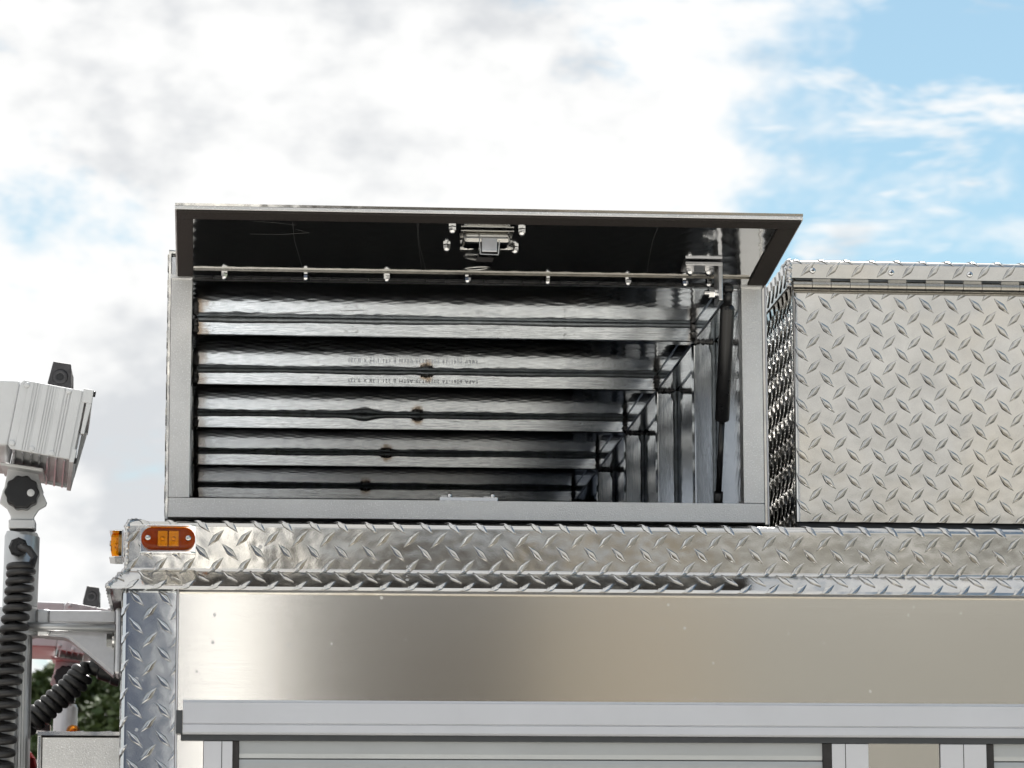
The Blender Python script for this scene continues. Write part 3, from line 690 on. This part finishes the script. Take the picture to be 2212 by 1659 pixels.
# door with rounded left edge running into the side plate
mb = MB(); rr = .005
prof = [(RX, BY)]+[(qx+rr-rr*math.sin(math.radians(a)), BY+rr-rr*math.cos(math.radians(a))) for a in range(0, 91, 15)]+[(qx, BY+.012)]
prof = support(prof)
vs = [(x, y, Z(.5735)) for x, y in prof]+[(x, y, Z(.8660)) for x, y in prof]; n = len(prof)
mb.add(vs, [(i, i+1, n+i+1, n+i) for i in range(n-1)], True)
lugs(mb, lambda s, t_, h: (s, BY-h, t_), qx+.002, RX, Z(.570), Z(.868), dph.x, dph.z, lambda a, b: (max(a, qx+.0008), min(max(b, Z(.5738)), Z(.866))))
mb.build('door', 'tread_plate_door', cb, sharp=42)
bx('door_core', 'dark_gap', cb, qx+.008, RX, BY+.004, BYB, Z(.5735), Z(.8655))
plate('left_side_plate', 'tread_plate', lambda s, t_, h: (qx+.0030-h, s, t_), BY+.0125, BYB, Z(Z0), Z(.8800), .0028, BY+.02, Z(.60), cb)
bx('sill', 'grey_seal', cb, qx+.004, RX, BY+.006, BY+.05, Z(.5665), Z(.5733), .0008)
bx('box_foot', 'rubber', cb, qx+.004, RX, BY+.05, BYB, Z(.5337), Z(.5663))
# cover: front strip, side band, rounded edge
zt = .8962; fb = .8735; ox = .7085
mb = MB(); cf = BY-.0135
P = [(.30, zt), (.006, zt)]+[(.005-.005*math.sin(math.radians(a)), zt-.005+.005*math.cos(math.radians(a))) for a in range(0, 91, 15)]+[(0, fb)]
P = support(P)
ac2 = [0]
for i in range(1, len(P)): ac2.append(ac2[-1]+math.hypot(P[i][0]-P[i-1][0], P[i][1]-P[i-1][1]))
def cov(s, t_, h):
    i = 0
    while i < len(P)-2 and t_ > ac2[i+1]: i += 1
    a, b = Vector(P[i]), Vector(P[i+1]); d = (b-a).normalized(); q = a+d*(t_-ac2[i])+Vector((d.y, -d.x))*h
    return (s, cf+q.x, Z(q.y))
NP = len(P); vs = [cov(s, ac2[i], h) for h in (0, -.003) for s in (ox+.003, RX) for i in range(NP)]
mb.add(vs, [(i, i+1, NP+i+1, NP+i) for i in range(NP-1)]+[(2*NP+i, 3*NP+i, 3*NP+i+1, 2*NP+i+1) for i in range(NP-1)], True)
mb.add([vs[NP-1], vs[2*NP-1], vs[4*NP-1], vs[3*NP-1]], [(0, 1, 2, 3)])
zl = at(1758, 582, cf).z; lph = at((2050+350/2.048)*.7855, 582, cf).x
lugs(mb, cov, ox+.006, RX, ac2[-1]-.10, ac2[-1]+.003, lph-PIT/2, ac2[-1]-(zl-Z(fb))-PIT/2, lambda a, b: (max(a, ox+.0045), min(b, ac2[-1]-.0003)), -1)
cover = mb.build('cover', 'tread_plate_door', cb, sharp=42)
plate('cover_side', 'tread_plate_door', lambda s, t_, h: (ox-h, s, t_), cf+.003, BYB, Z(.8625), Z(zt-.001), .003, cf+.02, Z(.875), cb, cut=lambda a, b: (max(a, cf+.004), min(max(b, Z(.863)), Z(zt-.002))))
mb = MB(); bead(mb, [(ox+.0022, cf+.0025, Z(.8630)), (ox+.0022, cf+.0015, Z(zt-.006)), (ox+.003, cf+.006, Z(zt-.0016)), (ox+.003, cf+.05, Z(zt-.0010))], .0034, 46, 9, .5); mb.build('weld_seam', 'weld_bright', cb)
kn2 = None; x = at(1713, 620, BY-.008).x; i = 0
while x < RX-.03:
    key = i % 2
    if i < 2:
        mb = MB().cyl((0, 0, 0), (.0228, 0, 0), .0060, 20)
        if key: mb.box(.0002, .0226, -.0045, -.0030, 0, .0075)
        o = mb.build('hinge_knuckle', 'hinge_steel', cb, sharp=40)
        if key == 0: kA = o.data
        else: kB = o.data
    else: o = link('hinge_knuckle', kA if key == 0 else kB, cb)
    o.location = (x, BY-.0075, Z(.8655)); x += .02355; i += 1
bx('hinge_leaf', 'hinge_steel', cb, qx+.001, RX, BY-.0022, BY-.0003, Z(.8572), Z(.8655), .0003, 1)
scn = None
for j in range(10):
    px = 1755+169.7*j; pos = at(px, 585.5+4.2*j, cf)
    if pos.x > RX-.02: break
    if scn is None:
        mb = MB().lathe((0, 0, 0), (0, -1, 0), [(0, .0040), (.0010, .0039), (.0022, .0029), (.0027, .0012)], 16)
        scn = mb.build('screw', 'chrome', cb); s_ = scn
        o = s_; cr = None
    else: o = link('screw', scn.data, cb)
    o.location = (pos.x, cf-.0002, pos.z)
    m2 = MB()
    for u, v in ((.0016, .0004), (.0004, .0016)): m2.box(pos.x-u, pos.x+u, cf-.0033, cf-.0026, pos.z-v, pos.z+v)
    c_ = m2.build('screw_recess', 'dark_gap', None); c_.parent = o; c_.matrix_parent_inverse = Matrix.Translation(-o.location)

# ================================================================== FLOODLIGHTS on telescopic masts
def rot2(u, v, a): return u*math.cos(a)+v*math.sin(a), -u*math.sin(a)+v*math.cos(a)
OY = 4.15; kk = at(47, 1063, OY-.034); LC = at(101, 907, OY-.105)-kk
def flood(label, ox, oy, oz, low):
    """ox, oy, oz: centre of the tilt knob; lamp points to the right (+X), housing runs back along Y"""
    t_ = thing('floodlight', label, 'floodlight', (ox, oy, oz-.55), 'scene floodlights on telescopic masts')
    A = math.radians(10)
    y0, y1 = oy-.105, oy+.125
    def P(u, v): a, b = rot2(u, v*1.11, A); return ox+LC.x+a, oz+LC.z+b       # housing centre
    def fn(u, v, d): a, b = P(u, v); return (a-(d-y0)*.05, d, b)      # head turned slightly on its mast
    # cast end plates
    plate_ = [(-.034, -.037), (.034, -.037), (.0385, -.034), (.0385, .033), (.034, .037), (-.034, .037), (-.038, .033), (-.038, -.033)]
    hs = MB().prism([(-.033, -.034), (.0345, -.034), (.0345, .034), (-.033, .034)], fn, y0+.004, y1-.004).build('lamp_housing', 'lamp_grey', t_, .001)
    for y_a, y_b in ((y0, y0+.004), (y1-.004, y1)):
        e = MB().prism(plate_, fn, y_a, y_b).build('end_plate', 'lamp_grey', t_, .0008)
        if y_a == y0:
            mb = MB()
            for u, wd in ((-.0255, .004), (-.0195, .0012), (-.0165, .0012), (-.009, .0042), (-.0035, .0012), (-.0005, .0012), (.0025, .0012), (.0105, .0042), (.0165, .0012), (.0195, .0012)):
                mb.prism([(u-wd, -.0366), (u+wd, -.0366), (u+wd*.7, .0366), (u-wd*.7, .0366)], fn, y0-.0014, y0-.0001)
            mb.prism([(.022, -.0366), (.0335, -.0366), (.0335, .0366), (.022, .0366)], fn, y0-.0024, y0-.0001)
            mb.build('plate_ribs', 'lamp_grey', e, .0004)
            for u, v in ((-.030, .032), (.0185, .0335), (-.0335, -.031), (-.010, -.033), (.0135, -.034)):
                a, b = P(u, v); MB().lathe((a, y0-.0012, b), (0, -1, 0), [(0, .0034), (.0012, .0032), (.0018, .002)], 14).build('rivet', 'lamp_grey', e)
    mb = MB()
    for k in range(7):
        u = -.030+k*.0098; mb.prism([(u-.0011, -.0342), (u+.0011, -.0342), (u+.0009, -.0385), (u-.0009, -.0385)], fn, y0+.006, y1-.006)
    mb.build('cooling_fins', 'bracket_metal', hs)
    # rear cover, tapering away to the left
    mb = MB().prism([(-.0385, -.034), (-.0385, .036), (-.098, .028), (-.120, .010), (-.120, -.020), (-.085, -.040)], fn, y0+.001, y1-.001); mb.build('rear_cover', 'lamp_grey', t_, .003, 3)
    # bezel and glass
    fb_ = MB()
    fb_.prism([(.0347, .0250), (.0347, .0395), (.0465, .0395), (.0470, .0250)], fn, y0-.001, y1+.001)
    fb_.prism([(.0347, -.0395), (.0347, -.0250), (.0410, -.0250), (.0400, -.0395)], fn, y0-.001, y1+.001)
    fb_.prism([(.0395, -.0250), (.0395, .0250), (.0460, .0250), (.0412, -.0250)], fn, y1-.016, y1+.001)
    fb_.prism([(.0410, -.0080), (.0410, .0250), (.0470, .0250), (.0452, -.0080)], fn, y0-.001, y0+.012)
    fb_.build('bezel', 'lamp_grey', t_, .0008)
    MB().prism([(.0365, -.0252), (.0365, .0252), (.0385, .0252), (.0385, -.0252)], fn, y0+.003, y1-.017).build('glass', 'lamp_glass', t_)
    for v in (.0365, -.0365):
        a, b = P(.046 if v > 0 else .0398, v); MB().lathe((a, y0+.006, b), (1, 0, -.17), [(0, .0036), (.003, .0034)], 12).build('bezel_screw', 'plastic_black', t_)
    # carrying handle
    a, b = P(.004, .0372)
    hp = [(-.017, 0), (-.0150, .020), (-.0090, .0450), (.0120, .0420), (.0125, .010), (.0105, 0)]
    hd_ = MB()
    hd_.prism(hp, lambda u, v, d: (a+u+.16*0, d, b+v), oy-.015, oy-.003); hd_.prism(hp, lambda u, v, d: (a+u, d, b+v), oy+.060, oy+.072)
    hd_.prism([(-.0086, .0240), (-.0086, .0445), (.0118, .0415), (.0118, .0240)], lambda u, v, d: (a+u, d, b+v), oy-.0029, oy+.0599)
    h_ = hd_.build('handle', 'handle_black', t_, .0012)
    MB().lathe((a-.0005, oy-.0152, b+.0265), (0, -1, 0), [(0, .0050), (.0004, .0040)], 16).build('handle_hole', 'dark_gap', h_)
    MB().lathe((a-.0005, oy-.0151, b+.0265), (0, -1, 0), [(0, .0095), (.0009, .0073), (.0010, .0045), (.0003, .0043)], 18).build('handle_boss', 'handle_black', h_)
    # tilt bracket, knob and swivel
    br_ = MB()
    br_.prism([(-.030, .036), (.020, .029), (.020, .025), (-.030, .032)], lambda u, v, d: (ox+u+.004, d, oz+v), oy-.030, oy+.060)
    br_.prism([(-.018, .034), (.017, .026), (.024, .004), (.010, -.010), (-.012, -.010), (-.022, .010)], lambda u, v, d: (ox+u, d, oz+v), oy-.004, oy+.006)
    br_.build('tilt_bracket', 'lamp_grey', t_, .0012)
    sw = [(-.0135, -.030), (-.0135, -.026), (-.0180, -.017), (-.0270, -.010), (-.0235, .004), (-.0175, .017), (.0175, .017), (.0235, .002), (.0285, -.009), (.0275, -.013), (.0190, -.018), (.0140, -.026), (.0140, -.030)]
    MB().prism(sw, lambda u, v, d: (ox+u, d, oz+v), oy-.013, oy-.0045).build('swivel_head', 'lamp_grey', t_, .0012)
    kp = []
    for k in range(60):
        th = 2*math.pi*k/60; r = .0196+.0009*math.cos(10*th); kp.append((r*math.cos(th), r*math.sin(th)))
    kb = MB().prism(kp, lambda u, v, d: (ox+u, d, oz+v), oy-.034, oy-.0135).build('knob', 'plastic_black', t_, .0022, 3)
    MB().lathe((ox+.0105, oy-.0341, oz-.001), (0, -1, 0), [(0, .0045), (.0003, .0042)], 16).build('knob_hole', 'lamp_grey', kb)
    MB().box(ox-.0155, ox+.0155, oy-.016, oy+.016, oz-.0405, oz-.0302).build('clamp_block', 'lamp_grey', t_, .0012)
    # mast
    MB().cyl((ox, oy, oz-.0440), (ox, oy, oz-.0407), .0145, 28).build('seal_ring', 'rubber', t_)
    MB().tube([(ox+.0010, oy, oz-.0442), (ox+.0010, oy, oz-.0462), (ox, oy, oz-.049), (ox-.001, oy, oz-.1315)], [.0165, .0195, .0206, .0206], 40).build('upper_mast', 'mast_metal', t_, sharp=40)
    MB().tube([(ox-.001, oy, oz-.1475), (ox-.001, oy, oz-.1318)], .0202, 36).build('mast_collar', 'satin_frame', t_, .0006)
    MB().cyl((ox-.001, oy, oz-.160), (ox-.001, oy, oz-.1477), .0190, 30).build('seal_ring', 'rubber', t_)
    fl = []
    for k in range(80):
        th = 2*math.pi*k/80; r = .0250-(.0012 if k % 2 else 0)*(1 if (k//8) % 2 == 0 else .0); fl.append((r*math.cos(th), r*math.sin(th)))
    MB().prism(fl, lambda u, v, d: (ox-.0105+u, oy+v, d), .55, oz-.1602).build('lower_mast', 'mast_metal', t_)
    return t_
kx = at(47, 1063, 4.10)
OY = 4.15; kk = at(47, 1063, OY-.034)
fl1 = flood('raised grey floodlight with black tilt knob on a mast at the far left', kk.x, OY, kk.z, 0)
hA = Vector((kk.x, OY, kk.z)); y2 = 6.10
p2 = at(180, 1278, y2); p1_ = at(104, 800, OY); o2 = p2-p1_
fl2 = flood('lowered floodlight half hidden behind the mast bracket, trees behind it', hA.x+o2.x, y2, hA.z+o2.z, 1)
# bracket that ties the near mast to the body
mbk = thing('mast_bracket', 'grey welded mast bracket with triangular gusset bolted to the body corner', 'bracket', (XL-.05, OY, Z(.42)))
bz = at(150, 1330, OY).z; xr = at(250, 1330, OY).x; xm = kk.x-.0105
bx('arm', 'bracket_metal', mbk, xm+.044, xr, OY-.022, OY+.03, at(150, 1349, OY).z, at(150, 1323, OY).z, .0015)
MB().tube([(xm+.020, OY-.026, at(0, 1358, OY).z), (xm+.046, OY-.024, at(0, 1358, OY).z), (xr, OY-.024, at(0, 1360, OY).z)], .0050, 18).build('guide_rail', 'mast_metal', mbk)
MB().tube([(xm, OY, at(0, 1376, OY).z), (xm, OY, at(0, 1373, OY).z), (xm, OY, at(0, 1322, OY).z), (xm, OY, at(0, 1318, OY).z)], [.0330, .0345, .0345, .0330], 36).build('mast_clamp', 'mast_metal', mbk, sharp=40)
bx('clamp_ear', 'mast_metal', mbk, xm+.028, xm+.0465, OY-.020, OY+.02, at(0, 1376, OY).z, at(0, 1319, OY).z, .004)
gz = lambda py: at(150, py, OY).z
gx = lambda px: at(px, 1380, OY).x
gp = [(gx(95), gz(1372)), (gx(139), gz(1375)), (gx(150), gz(1379)), (gx(162), gz(1387)), (gx(248), gz(1457)), (gx(248), gz(1366)), (gx(95), gz(1366))]
MB().prism(gp, lambda u, v, d: (u, d, v), OY-.010, OY-.006).build('gusset', 'bracket_metal', mbk, .0006)
mb = MB()
for i in range(4):
    (x0_, z0_), (x1_, z1_) = gp[i], gp[i+1]; d = Vector((x1_-x0_, 0, z1_-z0_)); nn = Vector((d.z, 0, -d.x)).normalized()*.0022
    if nn.z > 0: nn = -nn
    mb.add([(x0_, OY-.0098, z0_), (x1_, OY-.0098, z1_), (x1_+nn.x, OY-.0098, z1_+nn.z), (x0_+nn.x, OY-.0098, z0_+nn.z), (x0_, OY+.03, z0_), (x1_, OY+.03, z1_), (x1_+nn.x, OY+.03, z1_+nn.z), (x0_+nn.x, OY+.03, z0_+nn.z)], [(0, 1, 2, 3), (4, 7, 6, 5), (0, 4, 5, 1), (3, 2, 6, 7), (0, 3, 7, 4), (1, 5, 6, 2)])
mb.build('gusset_flange', 'bracket_metal', mbk)
bx('mounting_plate', 'bracket_metal', mbk, gx(250), gx(262), OY-.030, OY+.034, gz(1461), gz(1318), .003)
bp = at(237, 1384, OY-.012)
MB().tube([bp+Vector((-.0035, 0, 0)), bp+Vector((.003, 0, 0))], .0085, 6, True, False).cyl(bp+Vector((.003, 0, 0)), bp+Vector((.0055, 0, 0)), .0100, 18).build('bolt', 'steel', mbk, sharp=40)

# ================================================================== COILED CABLES
def coil(name, label, pts, turns, R, rc, lead_in, lead_out, phase=0.):
    P = [Vector(q) for q in pts]; n = turns*26; path = [Vector(q) for q in lead_in]
    def cr(t_):
        m = len(P)-1; f = t_*m; i = min(int(f), m-1); u = f-i
        a, b, c, d = P[max(i-1, 0)], P[i], P[i+1], P[min(i+2, m)]
        return .5*((2*b)+(-a+c)*u+(2*a-5*b+4*c-d)*u*u+(-a+3*b-3*c+d)*u**3)
    rj = random.Random(turns); ja = [rj.uniform(-1, 1) for _ in range(turns+3)]
    for k in range(n+1):
        t_ = k/n; f_ = t_*turns; i_ = int(f_); u_ = f_-i_; jj = ja[i_]*(1-u_)+ja[i_+1]*u_
        t_ = min(1, max(0, t_+jj*.16/turns)); c = cr(t_); d = (cr(min(1, t_+.01))-cr(max(0, t_-.01))).normalized()
        a = d.cross(Vector((0, 1, 0))).normalized(); b = d.cross(a); th = phase+2*math.pi*turns*t_
        path.append(c+(a*math.cos(th)+b*math.sin(th))*R*(1+.07*jj))
    path += [Vector(q) for q in lead_out]
    o = MB().tube(path, rc, 10).build(name, 'cable', None); return o
cy = OY-.045
c1 = [at(46, 1222, cy), at(40, 1290, cy), at(28, 1375, cy), at(17, 1470, cy), at(6, 1570, cy), at(-2, 1680, cy), at(-8, 1760, cy)]
cab = thing('coiled_cable', 'black coiled cable hanging down in front of the left mast', 'cable', at(10, 1700, cy), 'coiled floodlight cables')
o = coil('cord', '', c1, 24, .0128, .0044, [at(40, 1182, cy+.022), at(46, 1183, cy+.008), at(62, 1187, cy-.004), at(74, 1204, cy-.004)], [], 0.)
o.parent = cab; o.matrix_parent_inverse = Matrix.Translation(-cab.location)
gq = at(40, 1183, OY-.026)
mb = MB().tube([gq+Vector((0, .006, 0)), gq+Vector((0, -.004, 0)), gq+Vector((0, -.007, 0))], [.0115, .0115, .009], 8, True, False); mb.build('gland', 'plastic_black', cab)
cab['base'] = tuple(cab.location); bpy.data.objects['gland'].matrix_parent_inverse = Matrix.Translation(-cab.location)
cy2 = 4.42
c2 = [at(180, 1452, cy2), at(160, 1478, cy2), at(132, 1503, cy2), at(104, 1528, cy2), at(76, 1552, cy2), at(40, 1580, cy2)]
cab2 = thing('coiled_cable', 'black coiled cable running diagonally down behind the mast above the box', 'cable', at(76, 1552, cy2), 'coiled floodlight cables')
o = coil('cord', '', c2, 11, .0112, .0052, [at(215, 1440, cy2), at(196, 1437, cy2), at(180, 1436, cy2-.006)], [], 1.2)
o.parent = cab2; o.matrix_parent_inverse = Matrix.Translation(-cab2.location)
pa, pb = at(193, 1438, cy2), at(262, 1456, cy2); d = (pb-pa).normalized()
MB().tube([pa, pa+d*.003, pa+d*.012, pa+d*.014, pa+d*.030, pa+d*.031, pb], [.0085, .0110, .0112, .0140, .0150, .0165, .0170], 20).build('plug', 'plastic_black', cab2, sharp=50)

# ================================================================== EQUIPMENT BOX, beacons and cab seen past the corner
TY = 4.06
tz = at(150, 1581, TY).z; tx0 = at(81, 1600, TY).x; tx1 = XL-.004
tr = thing('equipment_box', 'satin aluminium equipment box with raised rim beside the corner post', 'equipment box', ((tx0+tx1)/2, TY+.1, .95))
bx('face_plate', 'satin_tray', tr, tx0+.0055, tx1, TY+.0012, TY+.2, .95, tz-.0065, .0005)
mb = MB().box(tx0, tx0+.0045, TY-.001, TY+.2, .95, tz-.0045); mb.build('rim', 'tread_plate_door', tr, .001)
mb = MB().box(tx0, tx1, TY-.001, TY+.2, tz-.0043, tz)
lugs(mb, lambda s, t_, h: (s, t_, tz+h), tx0+.004, tx1-.004, TY+.003, TY+.19, tx0+.012, TY+.012); mb.build('rim', 'tread_plate_door', tr, 0, sharp=42)
def beacon(name, label, lens, c, r):
    t_ = thing(name, label, 'beacon', c-Vector((0, 0, r*1.2)), 'beacons behind the truck body')
    MB().lathe(c-Vector((0, 0, r*1.2)), (0, 0, 1), [(0, r*1.12), (r*.35, r*1.12), (r*.4, r*1.0)], 28).build('base_ring', 'chrome', t_, sharp=40)
    pr = [(r*.41, r)]+[(r*.5+r*.9*math.sin(a), r*.98*math.cos(a)) for a in np.linspace(.1, 1.5, 8)]
    MB().lathe(c-Vector((0, 0, r*1.2)), (0, 0, 1), pr, 28).build('dome', lens, t_)
    MB().lathe(c-Vector((0, 0, r*.7)), (0, 0, 1), [(0, r*.5), (r*.5, r*.35), (r*.6, r*.1)], 16).build('reflector', 'amber_inner' if lens == 'amber_lens' else 'red_paint', t_)
beacon('beacon_light', 'round red beacon dome peeking out from behind the left mast', 'red_lens', at(64, 1532, 5.6), .030)
beacon('beacon_light', 'small amber beacon behind the coiled cable, above the equipment box', 'amber_lens', at(158, 1569, 5.7), .011)
cab_y = 5.0
cq = at(79, 1608, cab_y)
ct = thing('truck_cab', 'glossy red truck cab panel glimpsed between mast and equipment box', 'truck cab', (cq.x-.6, 5.6, .5))
bx('cab_panel', 'red_paint', ct, cq.x-1.2, cq.x, cab_y, 6.35, .5, cq.z, .03, 4)
bx('side_window', 'window_dark', ct, cq.x-1.0, cq.x-.25, cab_y-.004, cab_y-.0005, .95, cq.z-.12, .0)

# ================================================================== TREES beyond the truck
def tree(label, c, R, H, seed, nleaf):
    rnd = random.Random(seed); base = Vector((c.x, c.y, 0)); t_ = thing('tree', label, 'tree', base, 'trees behind the truck')
    trunk = MB(); top_ = c.z+R*.2
    trunk.tube([base+Vector((0, 0, top_*k/6))+Vector((rnd.uniform(-.1, .1), rnd.uniform(-.1, .1), 0))*(1 if 0 < k < 6 else 0) for k in range(7)], [.22-.028*k for k in range(7)], 10)
    clumps = []
    for k in range(46):
        d = Vector((rnd.gauss(0, 1), rnd.gauss(0, 1), rnd.gauss(0, 1))).normalized(); q = c+Vector((d.x*R, d.y*R, d.z*R*H))*(rnd.random()**.45)
        clumps.append((q, rnd.uniform(.24, .5)*R*.62))
        s0 = base+Vector((0, 0, top_*rnd.uniform(.45, .95))); mid = s0.lerp(q, .5)+Vector((0, 0, .2))
        trunk.tube([s0, mid, q], [.06, .04, .012], 6)
    trunk.build('trunk', 'bark', t_)
    vs = []; fs = []
    for k in range(nleaf):
        q, r = clumps[rnd.randrange(len(clumps))]
        d = Vector((rnd.gauss(0, 1), rnd.gauss(0, 1), rnd.gauss(0, 1))).normalized(); p_ = q+d*r*(rnd.random()**.4)
        a = Vector((rnd.gauss(0, 1), rnd.gauss(0, 1), rnd.gauss(0, .6))).normalized(); b = a.cross(Vector((rnd.gauss(0, 1), rnd.gauss(0, 1), rnd.gauss(0, 1)))).normalized(); s_ = rnd.uniform(.05, .10)
        o_ = len(vs); vs += [tuple(p_-a*s_), tuple(p_+b*s_*.42), tuple(p_+a*s_), tuple(p_-b*s_*.42)]; fs.append((o_, o_+1, o_+2, o_+3))
    me = bpy.data.meshes.new('crown'); me.from_pydata(vs, [], fs); me.materials.append(MATS['leaf']); link('crown', me, t_)
ty = 46
tree('leafy green tree behind the lowered floodlight and coiled cable', at(185, 1545, ty)+Vector((.1, 0, -.25)), 1.15, .95, 3, 26000)
tree('dark leafy tree just left of the corner post, beyond the floodlight', at(262, 1530, ty+3)+Vector((.35, 0, -.4)), 1.5, 1.0, 5, 30000)
tree('low tree crown filling the gap above the equipment box', at(205, 1680, ty-4)+Vector((0, 0, -.5)), 1.3, .9, 8, 26000)

# ================================================================== BUILDING behind the photographer, mirrored in the metal
bd = thing('station_building', 'station building seen only as coloured bands mirrored in the metal side', 'building', (0, -14, 0))
def seg(name, mat, x0, x1, y0=-16., y1=-12., z0=0., z1=8.):
    return bx(name, mat, bd, x0, x1, y0, y1, z0, z1)
SZ = 4.3
seg('wall', 'wall_blue', -14, -.11, z1=SZ)
seg('glare_pillar', 'wall_white', -.105, .31, -12.5, -11.8, 0, 7.9)  # made-up white pillar, added as the glare mirrored in the side panel
seg('wall', 'wall_brown', .315, 1.86, z1=SZ); seg('wall', 'wall_beige', 1.865, 2.95, z1=SZ); seg('wall', 'wall_grey', 2.955, 16, z1=SZ)
seg('upper_wall', 'wall_steel', -14, 2.8, -16, -12.02, SZ+.002, 7.99); seg('upper_wall', 'wall_upper', 2.802, 16, -16, -12.02, SZ+.002, 7.99)
seg('roof', 'roof_metal', -14.4, 16.4, -16.3, -11.6, 8.0, 8.3)
for x in (-12, -9, -6): 
    wn = seg('window', 'window_dark', x, x+1.8, -12.05, -11.98, 1.0, 3.2); 
for x in (6.5, 10, 13):
    wn = seg('window', 'window_dark', x, x+1.6, -12.05, -11.98, 1.0, 2.8)
